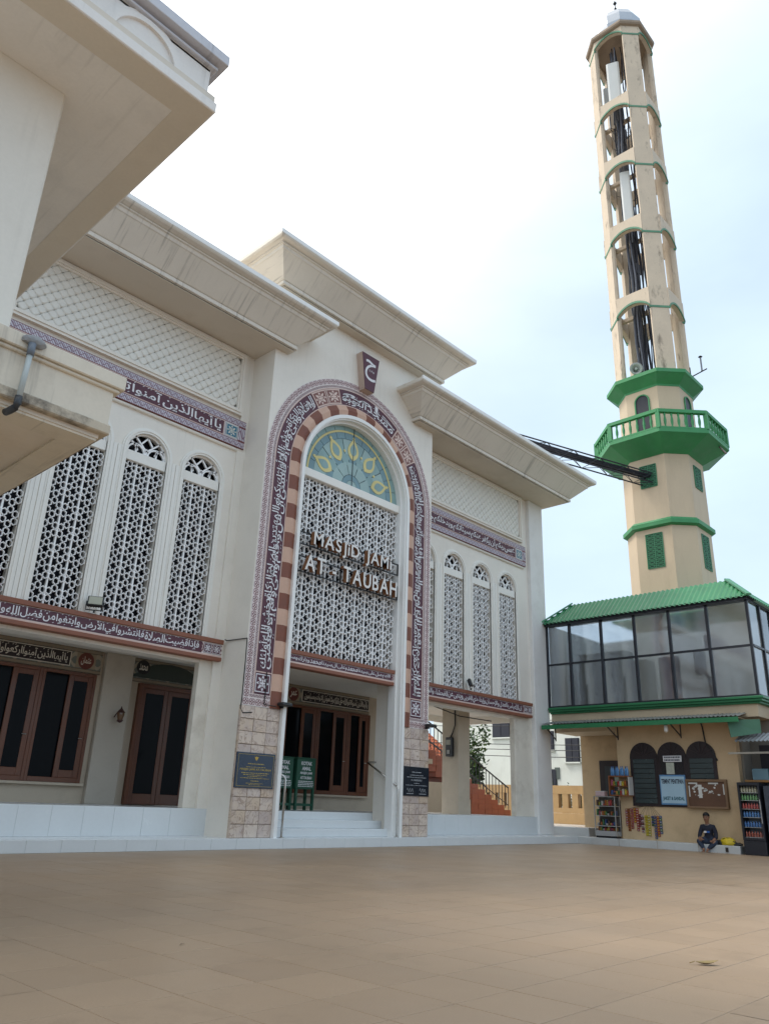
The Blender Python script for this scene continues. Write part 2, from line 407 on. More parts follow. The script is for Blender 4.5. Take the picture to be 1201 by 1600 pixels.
for k in range(3):
    b = B(); g = .0022; h = [random.uniform(-.0008, .0008) for _ in range(4)]
    b.add([(g, g, -.004), (.5-g, g, -.004), (.5-g, .5-g, -.004), (g, .5-g, -.004), (g+.002, g+.002, h[0]), (.498-g, g+.002, h[1]), (.498-g, .498-g, h[2]), (g+.002, .498-g, h[3])],
          [(4, 5, 6, 7), (0, 1, 5, 4), (1, 2, 6, 5), (2, 3, 7, 6), (3, 0, 4, 7)])
    tile_me.append(b.mesh('paving_tile', pave_m))
for c in near: ob('paving_tile', random.choice(tile_me), parent=plaza, loc=(c[0], c[1], 0))
b = B()
for c in cells:
    if c in nearset: continue
    g = .0022; z = random.uniform(-.0006, .0006)
    b.add([(c[0]+g, c[1]+g, z), (c[2]-g, c[1]+g, z), (c[2]-g, c[3]-g, z), (c[0]+g, c[3]-g, z)], [(0, 1, 2, 3)])
ob('far_paving', b, pave_m, plaza, kind='stuff')

# ------------------------------------------------------------------ arch tools
def arch_path(xc, zs, z0, n=28, zstep=None):
    p = []
    zl = [z0, zs] if not zstep else [z0+(zs-z0)*i/zstep for i in range(zstep+1)]
    for z in zl[:-1]: p.append((xc, z, -1., 0.))
    for i in range(n+1):
        a = pi-pi*i/n; p.append((xc, zs, cos(a), sin(a)))
    for z in reversed(zl[:-1]): p.append((xc, z, 1., 0.))
    return p
def arch_strip(b, xc, zs, z0, r0, r1, yf, yb=None, n=28, nu=None):
    """band following jamb-arch-jamb between half widths r0<r1, front at yf, going back to yb"""
    P = arch_path(xc, zs, z0, n); rm = (r0+r1)/2; s = 0; S = []
    for i, q in enumerate(P):
        if i:
            a = P[i-1]; s += math.hypot(q[0]+q[2]*rm-a[0]-a[2]*rm, q[1]+q[3]*rm-a[1]-a[3]*rm)
        S.append(s)
    k = 1./(r1-r0) if nu is None else nu
    for i in range(len(P)-1):
        q, t = P[i], P[i+1]
        f = lambda p, r, y: (p[0]+p[2]*r, y, p[1]+p[3]*r)
        b.quad(f(q, r0, yf), f(t, r0, yf), f(t, r1, yf), f(q, r1, yf), [(S[i]*k, 0), (S[i+1]*k, 0), (S[i+1]*k, 1), (S[i]*k, 1)])
        if yb is not None:
            z4 = [(0, 0)]*4
            b.quad(f(q, r1, yf), f(t, r1, yf), f(t, r1, yb), f(q, r1, yb), z4)
            b.quad(f(q, r0, yb), f(t, r0, yb), f(t, r0, yf), f(q, r0, yf), z4)
    return b
def arch_wall(b, x0, x1, z0, z1, ops, y, yb, n=20):
    x = x0
    for xc, r, zb, zs in ops:
        b.quad((x, y, z0), (xc-r, y, z0), (xc-r, y, z1), (x, y, z1))
        if zb > z0: b.quad((xc-r, y, z0), (xc+r, y, z0), (xc+r, y, zb), (xc-r, y, zb))
        for i in range(n):
            a0 = pi-pi*i/n; a1 = pi-pi*(i+1)/n
            p0 = (xc+r*cos(a0), zs+r*sin(a0)); p1 = (xc+r*cos(a1), zs+r*sin(a1))
            b.quad((p0[0], y, p0[1]), (p1[0], y, p1[1]), (p1[0], y, z1), (p0[0], y, z1))
        P = arch_path(xc, zs, zb, n); P = [(q[0]+q[2]*r, q[1]+q[3]*r) for q in P]
        for i in range(len(P)-1):
            b.quad((P[i][0], y, P[i][1]), (P[i][0], yb, P[i][1]), (P[i+1][0], yb, P[i+1][1]), (P[i+1][0], y, P[i+1][1]))
        if zb > z0: b.quad((xc-r, y, zb), (xc+r, y, zb), (xc+r, yb, zb), (xc-r, yb, zb))
        x = xc+r
    b.quad((x, y, z0), (x1, y, z0), (x1, y, z1), (x, y, z1))
    return b
SZ = 1.19      # the rosettes are a little taller than wide
def hexring(b, x, z, ro, ri, y0, y1):
    n = 6; v = []
    for r, y in ((ro, y0), (ri, y0), (ro, y1), (ri, y1)):
        v += [(x+r*sin(2*pi*k/n), y, z+SZ*r*cos(2*pi*k/n)) for k in range(n)]
    f = []
    for k in range(n):
        m = (k+1) % n
        f += [(k, m, 6+m, 6+k), (6+k, 6+m, 18+m, 18+k), (k, 12+k, 12+m, m)]
    b.add(v, f)
def lattice(b, x0, x1, z0, z1, y, ncol, depth=.045):
    pitch = (x1-x0)/ncol; r = pitch/2.70; rz = r*SZ; zz = z1-1.45*rz
    while zz > z0-1.4*rz:
        for i in range(ncol):
            xc = x0+(i+.5)*pitch
            for k in range(6):
                a = radians(30+60*k); hx = xc+r*cos(a); hz = zz+rz*sin(a)
                if hz > z0-.2*rz: hexring(b, hx, hz, r*.56, r*.415, y, y+depth)
        zz -= 3*rz
    return pitch
def flat(name, x0, x1, y, z0, z1, mat, parent, nu=None, th=.004, label=None, kind=None):
    """thin printed panel facing -Y with strip UVs"""
    L = x1-x0; h = z1-z0; k = (nu or L/h)
    b = B(); b.quad((x0, y, z0), (x1, y, z0), (x1, y, z1), (x0, y, z1), [(0, 0), (k, 0), (k, 1), (0, 1)])
    z4 = [(0, 0)]*4
    b.quad((x0, y, z0), (x0, y, z1), (x0, y+th, z1), (x0, y+th, z0), z4); b.quad((x1, y, z1), (x1, y, z0), (x1, y+th, z0), (x1, y+th, z1), z4)
    b.quad((x0, y, z1), (x1, y, z1), (x1, y+th, z1), (x0, y+th, z1), z4); b.quad((x0, y, z0), (x0, y+th, z0), (x1, y+th, z0), (x1, y, z0), z4)
    return ob(name, b.mesh(name, mat), parent=parent, label=label, kind=kind)

# ------------------------------------------------------------------ mosque
mosque = thing('mosque', 'large cream mosque with tall arched portal, white lattice windows and maroon calligraphy bands', 'mosque', (13.1, 14.5, 0))
YW = 14.5; YP = 13.6; PX0, PX1 = 10.03, 16.15; PXC = 13.08; ZS = 8.72
# platform and porch floor
b = B().box(-6, 23.2, 13.4, 19.2, -.04, .2); ob('platform', b, floor_w, mosque)
b = B(); b.box(-6, PX0+.3, 14.42, 17.2, .2, .72); b.box(15.9, 22.58, 14.42, 18.6, .2, .72); b.box(PX0+.3, 15.9, 14.43, 17.2, .2, .715); ob('porch_floor', b, floor_w, mosque)
for k, (yf, z) in enumerate(((13.78, .37), (14.10, .545))):
    ob('step', B().cbox(11.05, 15.13, yf, 14.43, .2 if k == 0 else .37, z, .008), floor_w, mosque)
for x0_, x1_, y_, z0_, z1_, w_ in ((-3, 9.78, 14.42, .2, .72, .6), (16.16, 22.54, 14.42, .2, .72, .6), (-3, 23.2, 13.4, .0, .2, .6)):
    n_ = round((x1_-x0_)/w_); w_ = (x1_-x0_)/n_
    for i_ in range(n_):
        ob('riser_tile', B().cbox(x0_+i_*w_+.0015, x0_+(i_+1)*w_-.0015, y_-random.uniform(.007, .010), y_+.002, z0_+.002, z1_-.002, .003), floor_w, mosque)
LW = [(8.96, .49), (7.53, .49), (6.10, .49), (4.67, .49), (3.24, .49)]
RW = [(16.92, .495), (18.36, .495), (19.815, .495), (21.26, .495)]
ZB, ZT, ZF = 4.22, 7.70, 7.93
def wing_wall(x0, x1, ops):
    b = B(); arch_wall(b, x0, x1, 3.76, 11.55, [(xc, r, ZB, ZF) for xc, r in sorted(ops)], YW, YW+.22)
    return ob('wing_wall', b, cream, mosque)
wing_wall(-6, PX0, LW); wing_wall(PX1, 23.3, RW)
# side + back shell (near-black sheet added as shade behind the screens)
b = B(); b.box(-6, 23.35, 15.35, 15.4, 4.2, 11.5); ob('hall_shade_sheet', b, dark_in, mosque)
b = B(); b.box(23.3, 23.42, 14.51, 18.4, 3.76, 11.6); b.box(-6, 23.42, 18.35, 18.5, 3.8, 11.6); b.box(-6, 23.3, 14.8, 18.35, 11.4, 11.5); ob('rear_wall', b, cream, mosque)
b = B(); b.box(-6, 23.3, 14.74, 18.35, 4.0, 4.2); b.box(-6, PX0+.2, 14.52, 14.9, 3.68, 3.755); b.box(PX1-.2, 22.6, 14.52, 14.9, 3.68, 3.755); ob('porch_ceiling', b, cream, mosque)
# ground piers
b = B().cbox(9.49, PX0+.1, YW, 14.68, .72, 3.80, .01); ob('pier', b, grime_pier, mosque)
b = B().cbox(21.55, 22.6, YW+.02, 14.72, .72, 3.80, .01); ob('pier', b, grime_pier, mosque)
b = B().cbox(22.55, 23.44, 14.36, 15.25, .2, 11.54, .015); ob('corner_pillar', b, M('pillar_white', (.78, .77, .75), .55, .05, .8, 30, dirt=(.46, .43, .40), dirtamt=.35), mosque)
b = B().box(9.80, PX0+.05, 14.44, 14.6, .2, 11.55); ob('pilaster', b, cream, mosque)
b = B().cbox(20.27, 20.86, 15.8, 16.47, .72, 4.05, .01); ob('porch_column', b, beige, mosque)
b = B().cbox(20.80, 20.98, 15.86, 16.40, .72, .95, .01); ob('column_base', b, beige, mosque)

# windows
LATY = YW+.07
def window(xc, r, ncol=3, yback=.30):
    b = B()
    arch_strip(b, xc, ZF, ZB, r, r+.045, YW-.03, YW+.03)
    arch_strip(b, xc, ZF, ZB, r+.045, r+.09, YW-.05, YW)
    arch_strip(b, xc, ZF, ZB, r+.09, r+.13, YW-.02, YW)
    wnd = ob('window', b.mesh('window', trim_m), parent=mosque)
    smooth_by_angle(wnd, 40)
    l = B(); p = lattice(l, xc-r, xc+r, ZB, ZT, LATY, ncol); ob('lattice_screen', l, lat_m, wnd)
    for i in range(1, ncol):
        ob('mullion', B().box(xc-r+i*p-.017, xc-r+i*p+.017, LATY+.012, LATY+.075, ZB, ZT), lat_m, wnd)
    ob('transom', B().cbox(xc-r, xc+r, LATY-.05, LATY+.06, ZT, ZF, .008), trim_m, wnd)
    # tracery in the fan
    t = B(); y0, y1 = LATY-.005, LATY+.035; W = .036
    def arc(cx, cz, rr, a0, a1, m=8):
        pts = [(cx+rr*cos(radians(a0+(a1-a0)*i/m)), cz+rr*sin(radians(a0+(a1-a0)*i/m))) for i in range(m+1)]
        for i in range(m): t.bar((pts[i][0], (y0+y1)/2, pts[i][1]), (pts[i+1][0], (y0+y1)/2, pts[i+1][1]), y1-y0, W, up=(0, 1, 0)) if False else seg(pts[i], pts[i+1])
    def seg(a, c):
        dx, dz = c[0]-a[0], c[1]-a[1]; L = math.hypot(dx, dz); nx, nz = -dz/L*W/2, dx/L*W/2
        poly = [(a[0]+nx, a[1]+nz), (a[0]-nx, a[1]-nz), (c[0]-nx, c[1]-nz), (c[0]+nx, c[1]+nz)]
        t.extr(poly, lambda u, v: (u, y0, v), lambda u, v: (u, y1, v))
    zc = ZF; R = r
    arc(xc, zc, R*.97, 0, 180, 16)
    d = R*.30
    for sx in (-1, 1):
        seg((xc, zc+.10), (xc+sx*R*.62, zc+R*.78)); seg((xc+sx*R*.27, zc+R*.52), (xc, zc+R*.86))
        arc(xc+sx*R*.50, zc, R*.42, 0 if sx > 0 else 180, 180 if sx > 0 else 0, 8)
        seg((xc+sx*R*.5, zc), (xc+sx*R*.5, zc+R*.42)); arc(xc+sx*R*.92, zc, R*.5, 90, 165 if sx > 0 else 15, 5)
    seg((xc, zc), (xc, zc+.16))
    ob('fan_tracery', t, lat_m, wnd)
    ob('window_shade_sheet', B().box(xc-r-.03, xc+r+.03, YW+yback, YW+yback+.02, ZB, ZF+r), shade_sheet_m, wnd)  # added near-black sheet, darkens the lattice holes like an unlit room
    return wnd
for xc, r in LW[:4]: window(xc, r)
for xc, r in RW: window(xc, r)
# raised strips between the windows (a narrow open joint in the middle of each pier)
def strips(ws):
    ws = sorted(ws)
    for i in range(len(ws)-1):
        a = ws[i][0]+ws[i][1]+.135; c = ws[i+1][0]-ws[i+1][1]-.135; m = (a+c)/2
        for s0, s1 in ((a, m-.009), (m+.009, c)):
            ob('pier_strip', B().box(s0, s1, YW-.022, YW+.02, ZB, 7.95), trim_m, mosque)
strips(LW); strips(RW)

# lower calligraphy bands
def lower_band(x0, x1, text, side, yf=14.33, z0=3.76, zt=4.22, ends=True):
    h = zt-z0
    core = ob('calligraphy_band', B().box(x0, x1, yf+.03, yf+.30, z0, zt-.02), cream, mosque)
    ob('upper_strip', B().cbox(x0-.01, x1+.02, yf-.02, yf+.25, zt-.10, zt, .012), brown_t, core)
    ob('lower_strip', B().cbox(x0, x1+.01, yf, yf+.25, z0-.012, z0+.07, .008), brown_t, core)
    ob('white_line', B().box(x0, x1, yf+.012, yf+.05, z0+.07, z0+.10), pinkline, core)
    e = .52 if ends else .16
    pz0, pz1 = z0+.10, zt-.10
    flat('print_ground', x0, x1, yf+.018, pz0, pz1, orn_out, core)
    flat('text_panel', x0+.03, x1-e, yf+.012, pz0+.012, pz1-.012, purple, core, th=.01)
    if ends:
        for k in range(2): flat('rosette', x1-e+.05+k*.23, x1-e+.25+k*.23, yf+.010, pz0+.02, pz1-.02, orn_star, core, nu=1)
    text_obj('inscription', text, lambda u, v: (x0+.08+u, yf+.006, pz0+.028+v), x1-e-x0-.16, pz1-pz0-.05, ink, core, True, .014, marks=True)
    return core
lower_band(4.0, 9.92, 'فإذا قضيت الصلاة فانتشروا في الأرض وابتغوا من فضل الله واذكروا الله كثيرا', 'l')
lower_band(PX1-.02, 22.33, 'إن الله يأمر بالعدل والإحسان وإيتاء ذي القربى وينهى عن الفحشاء والمنكر والبغي', 'r')
lower_band(11.17, 14.97, 'اللهم صل على سيدنا محمد وعلى آل سيدنا محمد وبارك وسلم', 'p', yf=13.70, z0=3.82, zt=4.20, ends=False)

# upper calligraphy bands with blue corner tile
def upper_band(x0, x1, text):
    z0, z1 = 8.93, 9.66; yf = YW-.10
    core = ob('calligraphy_frieze', B().box(x0, x1, yf+.01, YW+.02, z0, z1), brown_t, mosque)
    ob('ledge', B().cbox(x0, x1-.03, yf+.03, YW+.02, z0-.075, z0, .02), cream, core)
    flat('border', x0, x1, yf, z1-.17, z1, orn_lilac, core); flat('border', x0, x1, yf, z0, z0+.17, orn_lilac, core)
    flat('border', x1-.20, x1, yf-.001, z0+.17, z1-.17, orn_lilac, core, nu=1)
    flat('pale_ground', x0, x1-.2, yf+.003, z0+.17, z1-.17, M('lilac_print', (.50, .47, .50), .5, .1, 6, 60, bump=0), core, th=.002)
    flat('pale_line', x0, x1-.62, yf+.001, z0+.175, z1-.175, pinkline, core, th=.003)
    flat('text_panel', x0, x1-.64, yf-.003, z0+.195, z1-.195, purple, core)
    flat('corner_tile', x1-.57, x1-.23, yf-.004, z0+.195, z1-.195, orn_blue, core, nu=1)
    text_obj('inscription', text, lambda u, v: (x0+.1+u, yf-.008, z0+.21+v), x1-.66-x0-.15, z1-z0-.42, ink, core, True, .016, marks=True)
upper_band(3.3, 9.95, 'يا أيها الذين آمنوا توبوا إلى الله توبة نصوحا')
upper_band(PX1-.3, 22.31, 'عسى ربكم أن يكفر عنكم سيئاتكم ويدخلكم جنات تجري')

# diamond relief panels
def relief(x0, x1, asobj):
    z0, z1 = 9.80, 11.52
    fr = B(); w1 = .16
    for k, (o, pr) in enumerate(((0, .10), (.06, .13), (.11, .09))):
        i = o+(.06 if k < 2 else .05); a0, a1, c0, c1 = x0+o, x1-o, z0+o, z1-o; d0, d1, e0, e1 = x0+i, x1-i, z0+i, z1-i
        y = YW-pr
        for (p, q, r_, s_) in (((a0, c0), (a1, c0), (d1, e0), (d0, e0)), ((a1, c0), (a1, c1), (d1, e1), (d1, e0)), ((a1, c1), (a0, c1), (d0, e1), (d1, e1)), ((a0, c1), (a0, c0), (d0, e0), (d0, e1))):
            fr.extr([p, q, r_, s_], lambda u, v: (u, y, v), lambda u, v: (u, YW+.01, v))
    pan = ob('relief_panel', fr, cream, mosque)
    ob('panel_ground', B().box(x0+.16, x1-.16, YW-.02, YW+.01, z0+.16, z1-.16), M('relief_joint', (.13, .135, .12), .8, .2, 4, 40), pan)
    ix0, ix1, iz0, iz1 = x0+.16, x1-.16, z0+.16, z1-.16
    nx = max(1, round((ix1-ix0)/.245)); nz = 6; dx = (ix1-ix0)/nx; dz = (iz1-iz0)/nz; g = .0075
    def pillow():
        hx, hz = dx/2-g, dz/2-g; bb = B()
        v = []
        for k, y in ((1., -.022), (.93, -.048), (.62, -.056)):
            ring = []
            for i in range(12):
                a = 2*pi*i/12; c, s = cos(a), sin(a); q = 1/((abs(c)**1.25+abs(s)**1.25)**(1/1.25))
                ring.append((hx*k*c*q, YW+y, hz*k*s*q))
            v.append(ring)
        bb.loft(v, True, False); o = len(bb.v); bb.add([v[-1][i] for i in range(12)], [tuple(range(12))])
        return bb
    pb = pillow(); me = pb.mesh('relief_diamond', M('relief_cream', (.76, .74, .68), .55, .05, 2, 30)); 
    for p in me.polygons: p.use_smooth = True
    cen = []
    ox, oz = ix0, iz0
    edge = B(); q = 1.6*g
    for i in range(1, nx):
        for zz, sg in ((iz0, 1), (iz1, -1)):
            edge.extr([(ox+(i-.5)*dx+q, zz), (ox+(i+.5)*dx-q, zz), (ox+i*dx, zz+sg*(dz/2-q))], lambda u, v: (u, YW-.045, v), lambda u, v: (u, YW, v))
    for j in range(1, nz):
        for xx, sg in ((ix0, 1), (ix1, -1)):
            edge.extr([(xx, oz+(j-.5)*dz+q), (xx, oz+(j+.5)*dz-q), (xx+sg*(dx/2-q), oz+j*dz)], lambda u, v: (u, YW-.045, v), lambda u, v: (u, YW, v))
    ob('edge_pieces', edge, MATS['relief_cream'], pan, kind='stuff')
    for j in range(nz-1):
        for i in range(nx-1): cen.append((ox+(i+1)*dx, oz+(j+1)*dz))
    for j in range(nz):
        for i in range(nx): cen.append((ox+(i+.5)*dx, oz+(j+.5)*dz))
    if asobj:
        for x, z in cen: ob('relief_diamond', me, parent=pan, loc=(x, 0, z))
    else:
        bb = B()
        for x, z in cen: bb.add([(p[0]+x, p[1], p[2]+z) for p in pb.v], pb.f)
        ob('relief_diamonds', bb, MATS['relief_cream'], pan, kind='stuff', smooth=True)
    # thin raised ribs crossing over the joints
    rib = B()
    for k in range(-nz, nx+1):
        for sg in (1, -1):
            pts = []
            for j in range(nz+1):
                i = k+j if sg > 0 else k+nz-j
                if 0 <= i <= nx: pts.append((ox+i*dx, oz+j*dz))
            if len(pts) > 1:
                rib.bar((pts[0][0], YW-.030, pts[0][1]), (pts[-1][0], YW-.030, pts[-1][1]), .007, .012, up=(0, 1, 0))
    if False: ob('wire_mesh', rib, M('rib_cream', (.46, .47, .44), .6, .1, 3, 30), pan)
relief(4.05, 9.80, True); relief(PX1+.05, 22.18, False)

# cornices
def cornice(x0, x1, y0, z0, name, yb0, yb1, left=True, right=True):
    prof = [(-.09, .004), (-.06, 0), (-.06, .03), (0, .03), (0, .12), (-.035, .135), (0.01, .15), (.44, .585), (.47, .60), (.50, .665), (.545, .675), (.545, .705), (.52, .715), (.60, .735), (.66, .74), (.70, .77), (.70, .875), (.68, .885)]
    rings = []
    for d, z in prof:
        dl = d if left else 0; dr = d if right else 0
        rings.append([(x0-dl, yb0, z0+z), (x0-dl, y0-d, z0+z), (x1+dr, y0-d, z0+z), (x1+dr, yb1, z0+z)])
    b = B()
    for i in range(len(rings)-1):
        for j in range(3): b.quad(rings[i][j], rings[i][j+1], rings[i+1][j+1], rings[i+1][j])
    t = rings[-1]; b.quad(*t)
    o = ob(name, b, cornice_m, mosque)
    ob('fascia_cap', B().box(rings[-3][0][0]-.012 if left else rings[-3][0][0], rings[-3][2][0]+.012, y0-.712, y0-.66, z0+.795, z0+.905), white_m, o)
    return o
ZC = 11.53; ZU = 13.17
cornice(-6, 10.46, 13.28, ZC, 'cornice', 15, YP+.05, left=False)
cornice(15.2, 23.7, 13.28, ZC, 'cornice', YP+.05, 18.5)
cornice(9.80, 16.27, 13.24, ZU, 'cornice', 17, 17)
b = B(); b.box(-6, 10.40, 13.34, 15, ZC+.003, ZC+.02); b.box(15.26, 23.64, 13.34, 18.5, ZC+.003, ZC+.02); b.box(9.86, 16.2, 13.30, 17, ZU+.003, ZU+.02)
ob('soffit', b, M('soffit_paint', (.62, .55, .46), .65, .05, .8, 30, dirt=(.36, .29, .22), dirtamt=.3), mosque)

# ------------------------------------------------------------------ portal
b = B(); arch_wall(b, PX0, PX1, .2, ZU+.01, [(PXC, 1.92, .2, ZS)], YP, 14.42, 36)
b.quad((PX0, YP, .2), (PX0, YP, ZU), (PX0, 15.0, ZU), (PX0, 15.0, .2)); b.quad((PX1, YP, .2), (PX1, 15.0, .2), (PX1, 15.0, ZU), (PX1, YP, ZU))
ob('portal_wall', b, cream, mosque)
b = B().box(PX0+.02, PX1-.02, 14.6, 15.3, 11.5, 13.16); b.box(11.1, 15.1, 14.36, 14.42, 4.2, 10.8); ob('portal_shade_core', b, dark_in, mosque)  # filler block, and a near-black sheet as painted shade behind the portal screen
# printed border
bd = ob('portal_border', arch_strip(B(), PXC, ZS, 2.80, 2.86, 3.03, YP-.012, YP, 48).mesh('portal_border', orn_out), parent=mosque)
ob('braid_border', arch_strip(B(), PXC, ZS, 2.97, 2.775, 2.86, YP-.010, None, 48).mesh('braid_border', orn_in), parent=bd)
ob('maroon_field', arch_strip(B(), PXC, ZS, 3.06, 2.30, 2.775, YP-.008, None, 48).mesh('maroon_field', purple), parent=bd)
ob('pale_line', arch_strip(B(), PXC, ZS, 3.04, 2.752, 2.777, YP-.014, None, 48).mesh('pale_line', pinkline), parent=bd)
ob('pale_line', arch_strip(B(), PXC, ZS, 2.80, 2.29, 2.315, YP-.014, None, 48).mesh('pale_line', pinkline), parent=bd)
for s in (-1, 1):
    a, c = sorted((PXC+s*2.30, PXC+s*3.03)); flat('foot_print', a, c, YP-.013, 2.80, 2.97, orn_out, bd)
    a, c = sorted((PXC+s*2.30, PXC+s*2.86)); flat('foot_braid', a, c, YP-.0145, 2.97, 3.055, orn_in, bd)
    a, c = sorted((PXC+s*2.33, PXC+s*2.75)); flat('rosette', a, c, YP-.0155, 3.09, 3.51, orn_star, bd, nu=1)
    a, c = sorted((PXC+s*2.30, PXC+s*2.76)); flat('pale_line', a, c, YP-.0155, 3.525, 3.55, pinkline, bd)
RM, HB = 2.335, .40
JL = ZS-3.60; RT = 2.48
def along(s, v):
    """s: metres from left foot over the arch to the right foot; v: outward from band's inner edge"""
    r = RM+v; AL = pi*RT
    if s < JL: return (PXC-r, YP-.018, 3.60+s)
    if s < JL+AL:
        a = pi-(s-JL)/RT; return (PXC+r*cos(a), YP-.018, ZS+r*sin(a))
    return (PXC+r, YP-.018, ZS-(s-JL-AL))
AL = pi*RT; LT = 2*JL+AL
def seg_text(s0, s1, txt):
    stacked('inscription', txt, lambda u, v: along(s0+u, v), s1-s0, HB, ink, bd, .010)
c1a, c1b = JL+AL*.27, JL+AL*.40; c2a, c2b = JL+AL*.68, JL+AL*.81
seg_text(.02, c1a-.05, 'وأقام الصلاة وآتى الزكاة ولم يخش إلا الله فعسى أولئك أن يكونوا من المهتدين وأقام الصلاة وآتى الزكاة ولم يخش إلا الله فعسى أولئك')
seg_text(c1b+.05, c2a-.05, 'مسجد جامع التوبة')
seg_text(c2b+.05, LT-.02, 'بسم الله الرحمن الرحيم إنما يعمر مساجد الله من آمن بالله واليوم الآخر وأقام الصلاة وآتى الزكاة ولم يخش إلا الله فعسى أولئك')
orn_cart = motif('cartouche_print', (.22, .09, .075), (.70, .55, .48), (.06, (.64, .47, .41)), 1., 'star')
for s0, s1 in ((c1a, c1b), (c2a, c2b)):
    b = B(); n = 6
    for i in range(n):
        q = [s0+(s1-s0)*i/n, s0+(s1-s0)*(i+1)/n]; k = [i/n*2, (i+1)/n*2]
        P = [along(q[0], -.01), along(q[1], -.01), along(q[1], HB+.01), along(q[0], HB+.01)]
        b.quad(*[(p[0], p[1]+.002, p[2]) for p in P], [(k[0], 0), (k[1], 0), (k[1], 1), (k[0], 1)])
    ob('cartouche', b.mesh('cartouche', orn_cart), parent=bd)
# striped voussoirs, one block each, folded along the middle
vr0, vr1 = 1.995, 2.29
vpath = []
nj = 16; hj = (ZS-2.80)/nj
for i in range(nj): vpath.append(((PXC, 2.80+i*hj, -1., 0.), (PXC, 2.80+(i+1)*hj, -1., 0.)))
na = 19
for i in range(na):
    a0 = pi-pi*i/na; a1 = pi-pi*(i+1)/na; vpath.append(((PXC, ZS, cos(a0), sin(a0)), (PXC, ZS, cos(a1), sin(a1))))
for i in range(nj): vpath.append(((PXC, ZS-i*hj, 1., 0.), (PXC, ZS-(i+1)*hj, 1., 0.)))
for k, (q, t) in enumerate(vpath):
    b = B(); sub = 3 if q[3] or t[3] else 1; rm = (vr0+vr1)/2
    rings = []
    for i in range(sub+1):
        w_ = i/sub
        if sub == 1: p = (q[0], q[1]+(t[1]-q[1])*w_, q[2], q[3])
        else:
            a = atan2(q[3], q[2])*(1-w_)+atan2(t[3], t[2])*w_; p = (q[0], q[1], cos(a), sin(a))
        f = lambda r, y: (p[0]+p[2]*r, y, p[1]+p[3]*r)
        rings.append([f(vr1, YP+.01), f(vr1, YP-.02), f(rm, YP-.075), f(vr0, YP-.03), f(vr0, YP+.01)])
    b.loft(rings)
    ob('voussoir', b, brick_d if k % 2 == 0 else brick_l, mosque)
# white arch frame inside the voussoirs
b = B(); arch_strip(b, PXC, ZS, .2, 1.90, 1.995, YP-.12, YP+.25, 40); arch_strip(b, PXC, ZS, .2, 1.86, 1.90, YP-.07, YP+.25, 40); arch_strip(b, PXC, ZS, .2, 1.80, 1.86, YP+.06, YP+.3, 40)
o = ob('portal_frame', b.mesh('portal_frame', white_m), parent=mosque); smooth_by_angle(o, 40)
# portal lattice
lx0, lx1 = PXC-1.80, PXC+1.80; ly = YP+.21
l = B(); pz = lattice(l, lx0, lx1, 4.20, 8.58, ly, 10); ps = ob('portal_screen', l, lat_m, mosque)
for i in range(1, 10): ob('mullion', B().box(lx0+i*pz-.017, lx0+i*pz+.017, ly+.012, ly+.075, 4.2, 8.58), lat_m, ps)
ob('screen_shade_sheet', B().box(lx0, lx1, ly+.35, ly+.37, 4.2, 8.6), shade_sheet_m, ps)  # added dark sheet, painted shade behind the portal lattice
ob('transom', B().cbox(lx0, lx1, ly-.10, ly+.08, 8.58, 8.80, .012), trim_m, ps)
# stained glass fan
g_blue = glassy('stained_glass_blue', (.235, .36, .355), .25, .4); g_lite = glassy('stained_glass_pale', (.31, .435, .42), .25, .4); g_deep = glassy('stained_glass_slate', (.17, .285, .32), .25, .4)
g_yel = glassy('stained_glass_yellow', (.66, .57, .24), .3, .4); lead = M('lead_came', (.09, .12, .13), .5, .1, 5, 40)
gc = (PXC, 8.80); GR = 1.82; gy = YP+.20
def sector(b, r0, r1, a0, a1, y, th=.012, m=8):
    P = [(gc[0]+r1*cos(a0+(a1-a0)*i/m), gc[1]+r1*sin(a0+(a1-a0)*i/m)) for i in range(m+1)]
    Q = [(gc[0]+r0*cos(a1+(a0-a1)*i/m), gc[1]+r0*sin(a1+(a0-a1)*i/m)) for i in range(m+1)]
    b.extr(P+Q, lambda u, v: (u, y, v), lambda u, v: (u, y+th, v)); return b
fan = ob('stained_glass_fan', sector(B(), .001, GR, 0, pi, gy+.03, .01, 32), lead, mosque)
e_ = .012
for i in range(14):
    a0, a1 = pi*i/14+e_*.4, pi*(i+1)/14-e_*.4
    ob('glass_piece', sector(B(), 1.60, GR, a0, a1, gy+.012), g_blue, fan)
    ob('glass_piece', sector(B(), 1.36, 1.535, a0, a1, gy+.012), g_deep, fan)
ob('yellow_ring', sector(B(), 1.54, 1.595, 0, pi, gy+.008, m=40), g_yel, fan)
for i in range(10):
    a0, a1 = pi*i/10+.01, pi*(i+1)/10-.01
    ob('glass_piece', sector(B(), .78, 1.35, a0, a1, gy+.014), g_lite if i % 2 else g_blue, fan)
for i in range(9):
    a0, a1 = pi*i/9+.014, pi*(i+1)/9-.014
    ob('glass_piece', sector(B(), .62, .93, a0, a1, gy+.012), g_deep if i % 2 == 0 else g_blue, fan)
for i in range(5):
    a0, a1 = pi*i/5+.02, pi*(i+1)/5-.02
    ob('glass_piece', sector(B(), .36, .70, a0, a1, gy+.009), g_lite, fan)
ob('glass_piece', sector(B(), .20, .345, .02, pi-.02, gy+.007, m=16), g_deep, fan); ob('glass_piece', sector(B(), .01, .19, .03, pi-.03, gy+.007, m=12), g_lite, fan)
